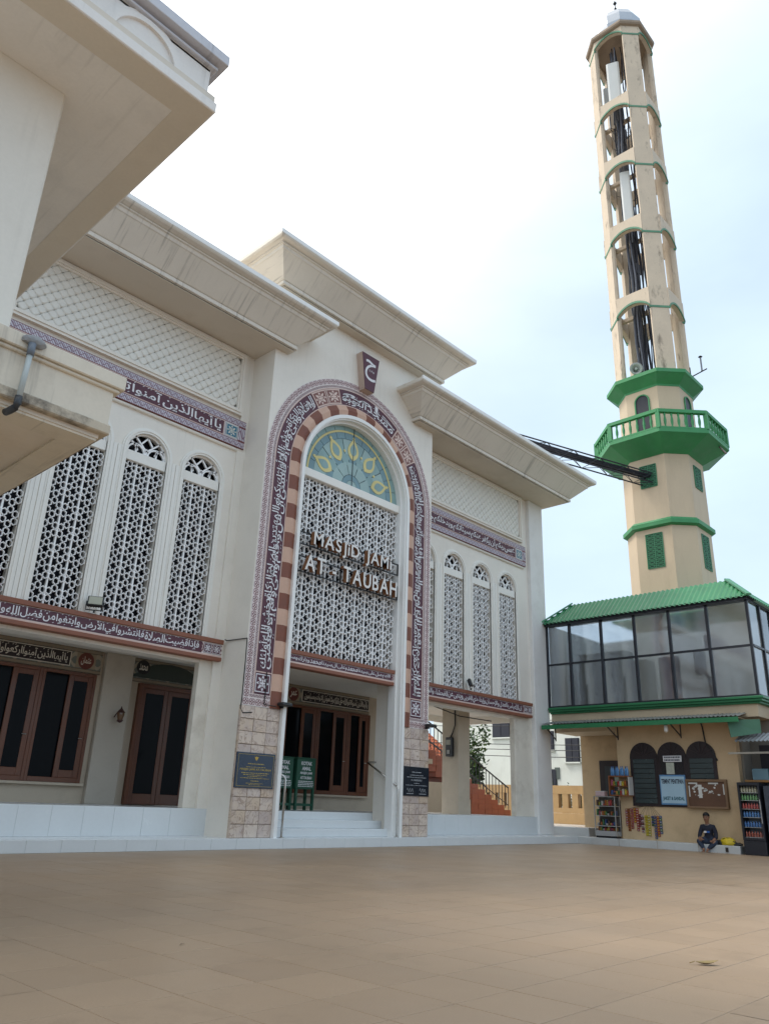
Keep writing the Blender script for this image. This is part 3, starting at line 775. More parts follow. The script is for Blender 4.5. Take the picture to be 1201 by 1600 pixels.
def almond(c, ax, L, W, y, k=1.):
    P = []; m = 10
    for sgn, rg in ((1, range(m)), (-1, range(m, 0, -1))):
        for i in rg:
            t_ = i/m; P.append((-L/2+L*t_, sgn*W/2*sin(pi*t_**.8)))
    P = [(x*k, z*k) for x, z in P]; ca, sa = cos(ax), sin(ax)
    return [(c[0]+x*ca-z*sa, c[1]+x*sa+z*ca) for x, z in P]
for i in range(5):
    a = pi*(i+.5)/5; c = (gc[0]+1.10*cos(a), gc[1]+1.10*sin(a))
    bb = B().extr(almond(c, a, .66, .40, gy), lambda u, v: (u, gy+.000, v), lambda u, v: (u, gy+.02, v)); pt = ob('petal', bb, g_yel, fan)
    bb = B().extr(almond(c, a, .66, .40, gy, .60), lambda u, v: (u, gy-.004, v), lambda u, v: (u, gy+.02, v)); ob('petal_centre', bb, g_blue, pt)
    tip = (gc[0]+1.44*cos(a), gc[1]+1.44*sin(a))
    bb = B().extr([(tip[0]+.055*cos(a+q), tip[1]+.055*sin(a+q)) for q in (0, 1.9, pi, -1.9)], lambda u, v: (u, gy-.002, v), lambda u, v: (u, gy+.02, v)); ob('petal_tip', bb, g_yel, pt)
    if i:
        a = pi*i/5; tip = (gc[0]+1.02*cos(a), gc[1]+1.02*sin(a))
        bb = B().extr([(tip[0]+.045*cos(q), tip[1]+.045*sin(q)) for q in (0, pi/2, pi, -pi/2)], lambda u, v: (u, gy-.002, v), lambda u, v: (u, gy+.02, v)); ob('gem', bb, g_yel, fan)
for i in range(1, 2): ob('centre_bar', B().box(PXC-.008, PXC+.008, gy-.012, gy+.03, 8.8, 8.8+GR-.02), lead, fan)
# keystone
kz0, kz1 = 11.62, 12.72; ky = YP-.22
poly = [(PXC-.18, kz0), (PXC+.18, kz0), (PXC+.35, kz1), (PXC-.35, kz1)]
ks = ob('keystone', B().extr(poly, lambda u, v: (u+.08, ky, v), lambda u, v: (u+.08, YP+.01, v)), M('keystone_side', (.52, .40, .33), .6, .1, 3, 30), mosque)
ob('keystone_face', B().extr([(PXC+(x-PXC)*.97, z) for x, z in poly], lambda u, v: (u+.08, ky-.012, v), lambda u, v: (u+.08, ky+.005, v)), purple, ks)
text_obj('letter', 'ح', lambda u, v: (PXC-.13+u, ky-.018, 11.92+v), .42, .64, ink, ks, True, .01)
text_obj('small_mark', '١٠٢٥', lambda u, v: (PXC+.02+u, ky-.020, 12.20+v), .20, .07, ink, ks, False, .01)

# raised lettering on a black rail
sign = ob('sign_rail', B(), black_m, mosque); sb = B(); sy = YP-.02
L1, L2 = (6.79, 7.12), (6.10, 6.50)
for z in (L1[0]-.03, L1[1]-.06): sb.bar((11.25, sy+.10, z), (14.86, sy+.10, z), .03)
sb.bar((11.25, sy+.10, L1[0]-.03), (11.25, sy+.10, L1[1]-.06), .03); sb.bar((14.86, sy+.10, L1[0]-.03), (14.86, sy+.10, L1[1]-.06), .03)
for x0, x1 in ((11.22, 12.75), (12.75, 14.86)):
    for z in (L2[0]-.03, L2[1]-.05): sb.bar((x0, sy+.10, z), (x1, sy+.10, z), .03)
for x in (11.22, 12.05, 12.75, 14.86): sb.bar((x, sy+.10, L2[0]-.03), (x, sy+.10, L2[1]-.05), .03)
sign.data = sb.mesh('sign_rail', black_m)
copper = M('letter_side_copper', (.26, .115, .05), .45, .15, 4, 40, metal=.2)
letter_w = M('letter_face_white', (.76, .74, .71), .35, .02, 4, 40)
def letters(txt, x0, x1, z0, z1):
    adv = []; x = 0
    for ch in txt:
        if ch == ' ': adv.append((ch, x, None)); x += .42; continue
        v, f = text_mesh(ch, .012, 3); w0 = min(p[0] for p in v); w1 = max(p[0] for p in v)
        adv.append((ch, x-w0, (v, f))); x += (w1-w0)+.13
    k = (x1-x0)/(x-.13); hz = (z1-z0)/.72
    for ch, ox, d in adv:
        if not d: continue
        v, f = d; P = [(x0+(p[0]+ox)*k, z0+p[1]*hz) for p in v]; n = len(P)
        m = bmesh.new(); vs = [m.verts.new((p[0], sy-.06, p[1])) for p in P]
        for q in f:
            try: m.faces.new([vs[i] for i in q])
            except ValueError: pass
        m.normal_update()
        r = bmesh.ops.extrude_face_region(m, geom=m.faces[:]); nv = [e for e in r['geom'] if isinstance(e, bmesh.types.BMVert)]
        bmesh.ops.translate(m, vec=(0, .13, 0), verts=nv); bmesh.ops.recalc_face_normals(m, faces=m.faces)
        me = bpy.data.meshes.new('letter'); m.to_mesh(me); m.free()
        me.materials.append(copper); me.materials.append(letter_w)
        for p in me.polygons: p.material_index = 1 if (abs(p.normal.y) > .9 and p.center.y < sy) else 0
        ob('letter', me, parent=sign)
letters('MASJiD JAMi', 11.67, 14.44, *L1); letters('AT - TAUBAH', 11.44, 14.68, *L2)

# ------------------------------------------------------------------ porch interior
YI = 17.0
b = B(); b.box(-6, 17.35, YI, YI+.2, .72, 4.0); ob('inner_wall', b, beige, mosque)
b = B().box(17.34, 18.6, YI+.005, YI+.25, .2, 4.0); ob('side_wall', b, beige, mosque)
def door_unit(x0, x1, z0, z1, leaf=True):
    y = YI
    b = B(); w = .07
    b.cbox(x0, x0+w, y-.10, y, z0, z1, .006); b.cbox(x1-w, x1, y-.10, y, z0, z1, .006); b.cbox(x0+w, x1-w, y-.098, y, z1-w, z1, .006); b.cbox(x0+w, x1-w, y-.098, y, z0, z0+w+.03, .006)
    d = ob('sliding_door', b, wood, mosque)
    xm = x0+(x1-x0)*.49
    ob('pane', B().box(x0+w, xm+.02, y-.03, y-.015, z0+w, z1-w), darkglass, d)
    lf = B(); s = .115; yy = y-.085
    lf.cbox(xm, xm+s, yy, yy+.04, z0+.10, z1-w, .006); lf.cbox(x1-w-s, x1-w, yy, yy+.04, z0+.10, z1-w, .006); lf.cbox(xm+s, x1-w-s, yy+.001, yy+.039, z1-w-s, z1-w, .006); lf.cbox(xm+s, x1-w-s, yy+.001, yy+.039, z0+.10, z0+.10+s+.04, .006)
    l = ob('door_leaf', lf, wood, d)
    ob('leaf_pane', B().box(xm+s-.005, x1-w-s+.005, yy+.015, yy+.022, z0+.2, z1-w-s+.005), darkglass, d)
    ob('handle', B().tube([(x1-w-s/2, yy-.005, 2.05), (x1-w-s/2, yy-.03, 2.05), (x1-w-s/2-.09, yy-.03, 2.05)], .009, 6), steel, d)
    return d
for k in range(-3, 2): door_unit(8.41-1.23*(k+2), 8.41-1.23*(k+1), 1.13, 3.45) if k >= -1 else None
for k in range(3):
    if k: pass
for x in (12.76, 13.99, 15.22): door_unit(x+.005, x+1.225, 1.13, 3.45)
door_unit(16.455, 17.34, 1.13, 3.45)
ob('sill', B().cbox(2.2, 8.5, YI-.12, YI, 1.07, 1.128, .008), beige, mosque); ob('sill', B().cbox(12.6, 17.34, YI-.12, YI, 1.07, 1.128, .008), beige, mosque)
# double door beside the pilaster
def double_door(x0, x1, z0, z1):
    b = B(); w = .10; y = YI
    b.cbox(x0, x0+w, y-.12, y, z0, z1, .006); b.cbox(x1-w, x1, y-.12, y, z0, z1, .006); b.cbox(x0+w, x1-w, y-.118, y, z1-w, z1, .006)
    d = ob('double_door', b, wood, mosque); xm = (x0+x1)/2
    for a, c in ((x0+w, xm-.004), (xm+.004, x1-w)):
        s = .11; f = B(); yy = y-.08
        f.cbox(a, a+s, yy, yy+.045, z0, z1-w, .006); f.cbox(c-s, c, yy, yy+.045, z0, z1-w, .006); f.cbox(a+s, c-s, yy+.001, yy+.044, z1-w-s, z1-w, .006); f.cbox(a+s, c-s, yy+.001, yy+.044, z0, z0+s+.12, .006)
        ob('door_leaf', f, wood, d); ob('pane', B().box(a+s-.004, c-s+.004, yy+.016, yy+.024, z0+.2, z1-w-s+.004), darkglass, d)
    return d
double_door(9.5, 11.12, .735, 3.42)
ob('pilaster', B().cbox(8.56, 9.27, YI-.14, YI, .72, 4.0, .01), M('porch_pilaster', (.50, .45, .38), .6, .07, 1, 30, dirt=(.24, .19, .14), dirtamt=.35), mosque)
# friezes over the doors
def frieze(x0, x1, z0, z1, med_at, txt, px0, px1, dark):
    y = YI-.03
    f = flat('door_frieze', x0, x1, y, z0, z1, orn_fine, mosque, th=.03)
    flat('frieze_edge', x0, x1, y-.006, z0, z0+.08, orn_door, f); flat('frieze_edge', x0, x1, y-.006, z1-.09, z1, orn_door, f)
    for mx in med_at:
        h = .2
        flat('medallion_ground', mx-.23, mx+.23, y-.005, z0+.10, z1-.10, M('frieze_sand', (.33, .27, .19), .5, .1, 5, 40, bump=0), f)
        ob('medallion', B().extr([(mx+.185*cos(2*pi*i/24), (z0+z1)/2+.185*sin(2*pi*i/24)) for i in range(24)], lambda u, v: (u, y-.012, v), lambda u, v: (u, y, v)), M('medallion_red', (.15, .035, .025), .5, .1, 5, 40, bump=0) if dark else purple, f)
        text_obj('medallion_text', 'عثمان' if mx < 9 else 'عمر', lambda u, v: (mx-.12+u, y-.016, (z0+z1)/2-.10+v), .24, .2, inkdim, f, True, .01)
    if px1 > px0:
        flat('pale_line', px0-.02, px1+.02, y-.008, z0+.105, z1-.105, inkdim, f); flat('text_panel', px0, px1, y-.012, z0+.12, z1-.12, M('frieze_black', (.02, .012, .014), .5, .1, 5, 40, bump=0), f)
        text_obj('inscription', txt, lambda u, v: (px0+.06+u, y-.018, z0+.145+v), px1-px0-.12, z1-z0-.29, inkdim, f, True, .012, marks=True)
frieze(3.5, 8.5, 3.47, 4.0, [8.12], 'يا أيها الذين آمنوا اركعوا واسجدوا واعبدوا ربكم وافعلوا الخير', 4.1, 7.74, True)
frieze(12.7, 17.33, 3.47, 4.0, [14.28], 'يا أيها الذين آمنوا اتقوا الله حق تقاته ولا تموتن إلا وأنتم مسلمون', 14.62, 17.3, True)
frieze(9.3, 11.3, 3.45, 4.0, [], '', 0, 0, False)
f2 = ob('arch_print', B().extr([(9.3+.02, 3.56), (11.28, 3.56), (11.28, 3.72)]+[(10.31+.86*cos(a), 3.56+.40*sin(a)) for a in [pi*i/10 for i in range(1, 10)]]+[(9.34, 3.62)], lambda u, v: (u, YI-.042, v), lambda u, v: (u, YI-.03, v)), M('arch_print_green', (.035, .05, .04), .5, .2, 4, 30, bump=0), mosque)
ob('round_seal', B().extr([(9.56+.17*cos(2*pi*i/24), 3.80+.17*sin(2*pi*i/24)) for i in range(24)], lambda u, v: (u, YI-.048, v), lambda u, v: (u, YI-.03, v)), M('seal_black', (.015, .013, .014), .5, .1, 5, 30, bump=0), f2)
text_obj('seal_text', 'محمد', lambda u, v: (9.45+u, YI-.052, 3.72+v), .22, .16, inkdim, f2, True, .01)

# wall lantern
lt = thing('wall_lantern', 'small dark red wall lantern on the beige pilaster between the doors', 'lantern', (8.95, YI-.14, 2.45))
b = B(); lm = M('lantern_metal', (.05, .014, .012), .4, .2, 6, 40)
b.lathe((8.95, YI-.42, 2.44), [(.01, 0), (.05, .02), (.075, .05), (.075, .06)], 8); ob('lantern_base', b, lm, lt)
ob('lantern_shade', B().lathe((8.95, YI-.42, 2.50), [(.055, 0), (.085, .12), (.08, .16)], 8), glassy('amber_glass', (.16, .09, .05), .2), lt)
ob('lantern_cap', B().lathe((8.95, YI-.42, 2.66), [(.10, 0), (.06, .05), (.02, .09), (.008, .14)], 8), lm, lt)
ob('lantern_bracket', B().tube([(8.95, YI-.14, 2.58), (8.95, YI-.30, 2.70), (8.95, YI-.42, 2.70)], .012, 6), lm, lt)

# ------------------------------------------------------------------ stone tiles on the portal feet
def stone():
    t = NT('veined_stone'); P = t.pos(coord='Position'); oi = t.n('ShaderNodeObjectInfo').outputs['Random']
    off = t.n('ShaderNodeVectorMath', operation='ADD'); t.l(P, off.inputs[0])
    cb = t.n('ShaderNodeCombineXYZ'); t.l(t.math('MULTIPLY', oi, 40.), cb.inputs[0]); t.l(t.math('MULTIPLY', oi, 23.), cb.inputs[2]); t.l(cb.outputs[0], off.inputs[1])
    ns = t.n('ShaderNodeTexNoise'); ns.inputs['Scale'].default_value = 3.2; ns.inputs['Detail'].default_value = 5; ns.inputs['Distortion'].default_value = 2.2; t.l(off.outputs[0], ns.inputs['Vector'])
    v = t.math('ABSOLUTE', t.math('SUBTRACT', ns.outputs['Fac'], .5))
    vein = t.rng(v, 0., .035, 1., 0.)
    n1 = t.noise(off.outputs[0], 2.4, 4)
    c = t.mix(oi, (.60, .47, .35), (.66, .56, .48)); c = t.mix(t.rng(n1, .4, .65), c, (.50, .41, .37))
    c = t.mix(t.math('MULTIPLY', vein, .75), c, (.28, .18, .13))
    t.l(c, t.p.inputs['Base Color']); t.p.inputs['Roughness'].default_value = .42; t.bump(t.noise(off.outputs[0], 14, 4), .25, .01); return t.m
stone_m = stone()
def foot(x0, x1):
    ob('tile_bed', B().box(x0, x1, YP-.012, YP+.01, .2, 2.79), M('tile_joint', (.28, .22, .17), .8, .1, 5, 40), mosque)
    nx, nz = 3, 10; w = (x1-x0)/nx; h = (2.79-.2)/nz; g = .005
    for j in range(nz):
        for i in range(nx):
            pr = random.uniform(.026, .036)
            ob('stone_tile', B().cbox(x0+i*w+g, x0+(i+1)*w-g, YP-pr, YP-.008, .2+j*h+g, .2+(j+1)*h-g, .006), stone_m, mosque)
foot(PX0, PXC-1.995); foot(PXC+1.995, PX1)
ob('tile_return', B().box(PX0-.015, PX0+.0, YP-.03, YP+.03, .2, 2.79), stone_m, mosque)
gold = M('gold_print', (.42, .31, .08), .4, .1, 6, 40, bump=0); silver_p = M('silver_print', (.42, .44, .46), .4, .1, 6, 40, bump=0)
def plaque(x0, x1, mat, pm, label, kind):
    z0, z1 = 1.15, 1.85; y = YP-.06
    pl = thing('plaque', label, 'plaque', ((x0+x1)/2, YP, z0))
    ob('slab', B().cbox(x0, x1, y, YP-.02, z0, z1, .006), mat, pl)
    xm = (x0+x1)/2; yy = y-.003
    def line(z, w, h=.014): return (xm-w/2, xm+w/2, z, z+h)
    if kind == 0:
        fr = B()
        for a in ((x0+.04, x1-.04, z0+.035, z0+.041), (x0+.04, x1-.04, z1-.041, z1-.035), (x0+.04, x0+.046, z0+.041, z1-.041), (x1-.046, x1-.04, z0+.041, z1-.041)): fr.box(a[0], a[1], yy, y+.001, a[2], a[3])
        ob('border_line', fr, pm, pl)
        ob('emblem', B().extr([(xm, z1-.16), (xm+.035, z1-.12), (xm+.05, z1-.075), (xm+.02, z1-.085), (xm, z1-.07), (xm-.02, z1-.085), (xm-.05, z1-.075), (xm-.035, z1-.12)], lambda u, v: (u, yy-.001, v), lambda u, v: (u, y, v)), M('emblem_gold', (.5, .33, .05), .35, .1, 6, 40), pl)
        text_obj('heading', 'MASJID JAMI AT-TAUBAH', lambda u, v: (x0+.1+u, yy, z0+.335+v), x1-x0-.2, .055, pm, pl, bold=.02)
        rows = [(z0+.47, .42, .022), (z0+.41, .5, .012), (z0+.29, .72, .016), (z0+.255, .62, .014), (z0+.225, .4, .012), (z0+.19, .75, .014), (z0+.135, .2, .02), (z0+.09, .45, .012), (z0+.065, .3, .012)]
    else:
        text_obj('heading', 'H. FADLOLI', lambda u, v: (xm-.2+u, yy, z0+.36+v), .4, .04, pm, pl, bold=.02)
        rows = [(z0+.56, .35, .022), (z0+.49, .5, .014), (z0+.44, .72, .014), (z0+.30, .2, .012), (z0+.25, .82, .012)]
    r = random.Random(3); bb = B()
    for z, wd, h in rows:
        x = xm-wd/2
        while x < xm+wd/2:
            L = r.uniform(.02, .07); bb.box(x, min(x+L, xm+wd/2), yy, y+.001, z, z+h*r.uniform(.6, 1)); x += L+.014
    if kind == 1:
        for cx in (x0+.25, x1-.25):
            pts = [(cx-.12+.024*i, yy, z0+.14+.05*sin(i*1.7)+.02*sin(i*3.1)) for i in range(11)]; bb.tube(pts, .005, 4); bb.box(cx-.13, cx+.13, yy, y+.001, z0+.05, z0+.062)
    ob('small_print', bb, pm, pl, kind='stuff')
plaque(10.02, 11.03, M('plaque_blue', (.018, .035, .065), .25, .1, 4, 40, bump=0), gold, 'dark blue plaque with gold lettering and emblem on the left stone-tiled foot of the portal', 0)
plaque(15.16, 16.14, M('plaque_black', (.012, .017, .026), .22, .1, 4, 40, bump=0), silver_p, 'black plaque with silver lettering and signatures on the right stone-tiled foot of the portal', 1)

# handrails
h1 = thing('handrail', 'bent steel handrail at the left side of the portal steps', 'handrail', (11.36, 13.55, .2), 'steel handrails of the portal steps')
ob('post', B().tube([(11.36, 13.55, .2), (11.36, 13.55, 1.36), (11.34, 13.58, 1.43), (11.22, 13.72, 1.50)], .024, 10), steel, h1, smooth=True)
ob('flange', B().lathe((11.36, 13.55, .2), [(.06, 0), (.06, .012), (.03, .02)], 14), steel, h1)
ob('rail', B().tube([(11.22, 13.72, 1.50), (11.20, 14.6, 2.0)], .024, 10), steel, h1, smooth=True)
h2 = thing('handrail', 'bent steel handrail at the right side of the portal steps', 'handrail', (15.0, 13.55, .2), 'steel handrails of the portal steps')
ob('post', B().tube([(14.96, 13.55, .2), (14.96, 13.55, 1.30), (14.94, 13.58, 1.38)], .024, 10), steel, h2, smooth=True)
ob('flange', B().lathe((14.96, 13.55, .2), [(.06, 0), (.06, .012), (.03, .02)], 14), steel, h2)
ob('rail', B().tube([(14.94, 13.58, 1.38), (14.86, 14.52, 1.92), (14.92, 14.55, 1.93), (15.05, 14.3, 1.93)], .024, 10), steel, h2, smooth=True)

# donation boxes
gpaint = M('green_board', (.018, .085, .05), .45, .1, 3, 40)
def donation(x, y, label, first):
    d = thing('donation_box', label, 'donation box', (x, y, .72), 'green donation boxes in the portal')
    W, D = .62, .34; z0 = .72
    for sx in (-1, 1):
        for sy in (-1, 1): ob('leg', B().box(x+sx*(W/2-.03)-.03, x+sx*(W/2-.03)+.03, y+sy*(D/2-.03)-.03, y+sy*(D/2-.03)+.03, z0, 1.22), gpaint, d)
    for sy in (-1, 1): ob('stretcher', B().box(x-W/2+.06, x+W/2-.06, y+sy*(D/2-.03)-.02, y+sy*(D/2-.03)+.02, z0+.10, z0+.16), gpaint, d)
    ob('cabinet', B().cbox(x-W/2, x+W/2, y-D/2, y+D/2, 1.22, 1.96, .01), gpaint, d); ob('lid', B().cbox(x-W/2-.02, x+W/2+.02, y-D/2-.02, y+D/2+.02, 1.96, 1.985, .006), gpaint, d)
    yy = y-D/2-.003
    for s, z, h, wd in (('KOTAK', 1.80, .09, .36), ('AMAL', 1.675, .09, .30), ('MASJID JAMI', 1.565, .075, .40), ('AT-TAUBAH', 1.46, .07, .38)):
        text_obj('lettering', s, lambda u, v: (x-wd/2+u, yy, z+v), wd, h, ink, d, bold=.03)
    bb = B(); r = random.Random(5)
    for z in (1.40, 1.36, 1.32, 1.28):
        xx = x-.25
        while xx < x+.25:
            L = r.uniform(.03, .08); bb.box(xx, min(xx+L, x+.26), yy, yy+.002, z, z+.018); xx += L+.015
    ob('small_print', bb, ink, d, kind='stuff')
donation(13.86, 15.9, 'green wooden donation box on legs, the nearer one showing its whole white lettering', True)
donation(13.20, 16.0, 'green wooden donation box on legs, standing left behind the portal handrail', False)

# floodlights
fl_m = M('floodlight_black', (.015, .016, .018), .4, .1, 5, 40); fl_g = glassy('floodlight_lens', (.33, .33, .25), .2)
def flood(x, y, z, rz, label, tilt=.5, down=False):
    f = thing('floodlight', label, 'floodlight', (x, y, z), 'small black floodlights')
    def T(p):
        px, py, pz = p; py, pz = py*cos(tilt)-pz*sin(tilt), py*sin(tilt)+pz*cos(tilt)
        return (x+px*cos(rz)-py*sin(rz), y+px*sin(rz)+py*cos(rz), z+.22+pz)
    b = B().cbox(-.15, .15, -.04, .04, -.11, .11, .015); b.v = [T(p) for p in b.v]; ob('housing', b, fl_m, f)
    b = B().box(-.125, .125, -.047, -.041, -.085, .085); b.v = [T(p) for p in b.v]; ob('lens', b, fl_g, f)
    b = B()
    for i in range(6): b.box(-.12+i*.045, -.105+i*.045, .04, .075, -.09, .09)
    b.v = [T(p) for p in b.v]; ob('cooling_fins', b, fl_m, f)
    ob('bracket', B().tube([(x-.16*cos(rz), y-.16*sin(rz), z+.22), (x-.16*cos(rz), y-.16*sin(rz), z+.05), (x+.16*cos(rz), y+.16*sin(rz), z+.05), (x+.16*cos(rz), y+.16*sin(rz), z+.22)], .012, 6), fl_m, f)
    ob('stem', B().tube([(x, y, z+.05), (x, y, z)], .02, 8), fl_m, f)
flood(6.80, 14.24, 4.22, -.5, 'black floodlight with pale lens on the left band, below the lattice windows', -.35)
flood(18.86, 14.24, 4.22, .5, 'black floodlight on the right band, in front of the lattice windows', -.35)
def flood2(x, label):
    f = thing('floodlight', label, 'floodlight', (x, YP-.05, 2.80), 'small black floodlights')
    ob('housing', B().cbox(x-.15, x+.15, YP-.30, YP-.10, 2.86, 2.93, .02), fl_m, f); ob('lens', B().box(x-.12, x+.12, YP-.28, YP-.12, 2.932, 2.937), fl_g, f)
    ob('bracket', B().box(x-.02, x+.02, YP-.14, YP-.01, 2.82, 2.87), fl_m, f)
flood2(11.06, 'flat black floodlight under the left end of the portal calligraphy border')
flood2(16.02, 'flat black floodlight under the right end of the portal calligraphy border')
wire_m = M('black_cable', (.012, .012, .013), .6, .1, 5, 40)
solo(ob('wall_cable', B().tube([(9.95, 14.32, 4.24), (10.0, 14.30, 4.22), (10.01, 13.58, 4.2), (10.015, 13.57, 3.6), (10.02, 13.57, 2.95), (10.015, 13.58, 2.72), (10.07, 13.56, 2.63), (10.3, 13.555, 2.66)], .013, 5), wire_m), 'thin black cable running down the left edge of the portal', 'cable')
solo(ob('lamp_cable', B().tube([(10.62, 13.57, 3.55), (10.63, 13.565, 3.2), (10.62, 13.57, 2.86), (10.9, 13.5, 2.84)], .012, 5), wire_m), 'short black cable hanging over the rosette on the left portal border', 'cable')
solo(ob('ceiling_cable', B().tube([(15.9, 15.0, 3.95), (18.0, 15.3, 3.82), (20.2, 15.7, 3.66), (22.2, 15.9, 3.7)], .018, 5), wire_m), 'black cable sagging under the porch ceiling right of the portal', 'cable')

# electricity meter on the porch column
em = thing('electricity_meter', 'black electricity meter box with cable on the porch column right of the portal', 'meter', (20.27, 16.05, 2.4))
ob('meter_case', B().cbox(20.13, 20.27, 15.97, 16.23, 2.42, 3.02, .02), M('meter_black', (.016, .016, .017), .35, .1, 4, 40), em)
ob('meter_window', B().box(20.118, 20.13, 16.01, 16.19, 2.78, 2.93), glassy('meter_face', (.30, .28, .20), .2), em); ob('breaker', B().box(20.115, 20.13, 16.05, 16.15, 2.50, 2.62), M('breaker_grey', (.35, .34, .32), .5, .1, 4, 40), em)
ob('conduit', B().tube([(20.24, 16.1, 3.02), (20.24, 16.02, 3.15), (20.245, 15.92, 3.4), (20.25, 15.93, 4.0)], .02, 6), wire_m, em)

# ------------------------------------------------------------------ building corner at upper left
lb = thing('white_annex', 'pale building corner at the upper left with overhanging roof slab and stained lower canopy', 'building', (0, 7, 0))
annex_w = M('annex_wall', (.76, .73, .66), .6, .05, .6, 30, streak=.12, dirt=(.55, .50, .42), dirtamt=.25)
annex_s = M('annex_soffit', (.67, .615, .53), .65, .06, .7, 30, dirt=(.50, .45, .37), dirtamt=.3)
annex_f = M('annex_fascia', (.78, .76, .73), .55, .06, 1.0, 30, streak=.25, dirt=(.40, .40, .40), dirtamt=.3)
annex_c = M('annex_canopy', (.67, .62, .52), .65, .07, 1.0, 30, streak=.7, dirt=(.36, .32, .26), dirtamt=.4, dscale=1.8)
ob('wall', B().cbox(-5, 1.73, 5.95, 9.3, -.04, 7.02, .02), annex_w, lb)
# roof slab: soffit with recessed field, fascia, roundel relief, cornice
X1, Y0, Z0 = 2.75, 5.08, 7.0
b = B(); e = .27
b.box(-5, X1-e, Y0+e, 10.2-e, Z0+.05, Z0+.3); sf = ob('soffit', b, annex_s, lb)
b = B(); b.box(-5, X1, Y0, Y0+e, Z0, Z0+.2); b.box(X1-e, X1, Y0+e, 10.2, Z0, Z0+.2); b.box(-5, X1-e, 10.2-e, 10.2, Z0, Z0+.2); ob('soffit_border', b, annex_s, lb)
b = B().cbox(-5, X1+.02, Y0-.02, 10.22, Z0+.004, Z0+.12, .008); fs = ob('lower_lip', b, annex_f, lb)
fc = ob('fascia', B().box(-5, X1-.06, Y0+.05, 10.1, Z0+.12, Z0+.56), annex_f, lb)
b = B()
for k, (d, z, zt) in enumerate(((.0, .50, .535), (.05, .535, .565), (.02, .565, .60), (.12, .60, .72), (.10, .72, .735))):
    b.cbox(-5, X1-.06+d, Y0+.05-d, 10.1+d, Z0+z, Z0+zt, .006)
ob('roof_cornice', b, M('annex_cornice', (.58, .60, .66), .6, .08, 1.0, 30, streak=.5, dirt=(.13, .13, .17), dirtamt=.55), lb)
def halfring(b, cx, cz, r0, r1, y0, y1, m=20):
    P = [(cx+r1*cos(pi*i/m), cz+r1*sin(pi*i/m)) for i in range(m+1)]+[(cx+r0*cos(pi*(m-i)/m), cz+r0*sin(pi*(m-i)/m)) for i in range(m+1)]
    for i in range(m):
        q = [P[i], P[i+1], P[2*m-i], P[2*m+1-i]]
        b.extr(q, lambda u, v: (u, y0, v), lambda u, v: (u, y1, v))
for cx in (2.02, 1.02):
    b = B(); halfring(b, cx, Z0+.16, .30, .36, Y0+.02, Y0+.06); halfring(b, cx, Z0+.16, .36, .40, Y0+.035, Y0+.06); o = ob('roundel', b, annex_f, lb)
# lower canopy
cx1, cy0, cz0 = 2.42, 5.31, 3.5
can = ob('canopy', B().box(-5, cx1-.02, cy0+.02, 9.3, cz0+.14, cz0+.56), annex_c, lb)
b = B(); b.cbox(-5, cx1+.05, cy0-.03, 9.34, cz0+.455, cz0+.575, .008); b.cbox(-5, cx1+.02, cy0-.005, 9.3, cz0+.425, cz0+.455, .008); ob('canopy_cap', b, annex_c, can)
b = B(); b.cbox(-5, cx1, cy0, 9.3, cz0+.055, cz0+.14, .01); ob('canopy_soffit', B().box(-5, cx1-.06, cy0+.06, 9.25, cz0+.02, cz0+.055), annex_s, can); ob('canopy_lip', b, M('stained_lip', (.52, .46, .36), .7, .12, 1.5, 30, dirt=(.04, .032, .028), dirtamt=.95, dscale=2.2, dlo=.46, dhi=.62), can)
b = B(); w_ = .22
b.box(-5, cx1-.07, cy0+.07, cy0+.07+w_, cz0, cz0+.03); b.box(cx1-.07-w_, cx1-.07, cy0+.07+w_, 9.2, cz0, cz0+.03); ob('canopy_soffit_border', b, annex_c, can)
pipe = thing('drain_pipe', 'grey plastic drain pipe with black elbow on the stained canopy', 'pipe', (1.69, cy0, 3.47))
pvc = M('pvc_grey', (.42, .47, .47), .4, .06, 3, 40); pvd = M('pvc_dark', (.03, .035, .042), .4, .1, 3, 40)
ob('pipe', B().tube([(1.70, cy0-.06, 3.93), (1.69, cy0-.06, 3.53)], .021, 12), pvc, pipe, smooth=True)
ob('collar', B().tube([(1.70, cy0-.06, 4.0), (1.70, cy0-.06, 3.90)], .027, 12), M('pvc_collar', (.13, .16, .20), .4, .1, 3, 40), pipe, smooth=True)
ob('elbow', B().tube([(1.69, cy0-.06, 3.56), (1.69, cy0-.06, 3.50), (1.685, cy0-.045, 3.475), (1.67, cy0-.0, 3.46), (1.66, cy0+.05, 3.46)], .027, 12), pvd, pipe, smooth=True)
b = B(); bmsh = bmesh.new(); bmesh.ops.create_icosphere(bmsh, subdivisions=2, radius=1)
for v in bmsh.verts: v.co = Vector((1.72+v.co.x*.095*(1+.35*mnoise.noise(v.co*2)), cy0-.035+v.co.y*.05, 4.03+v.co.z*.045*(1+.4*mnoise.noise(v.co*3))))
b.bm(bmsh); ob('mortar_patch', b, M('grey_mortar', (.26, .27, .28), .85, .2, 8, 50), pipe)

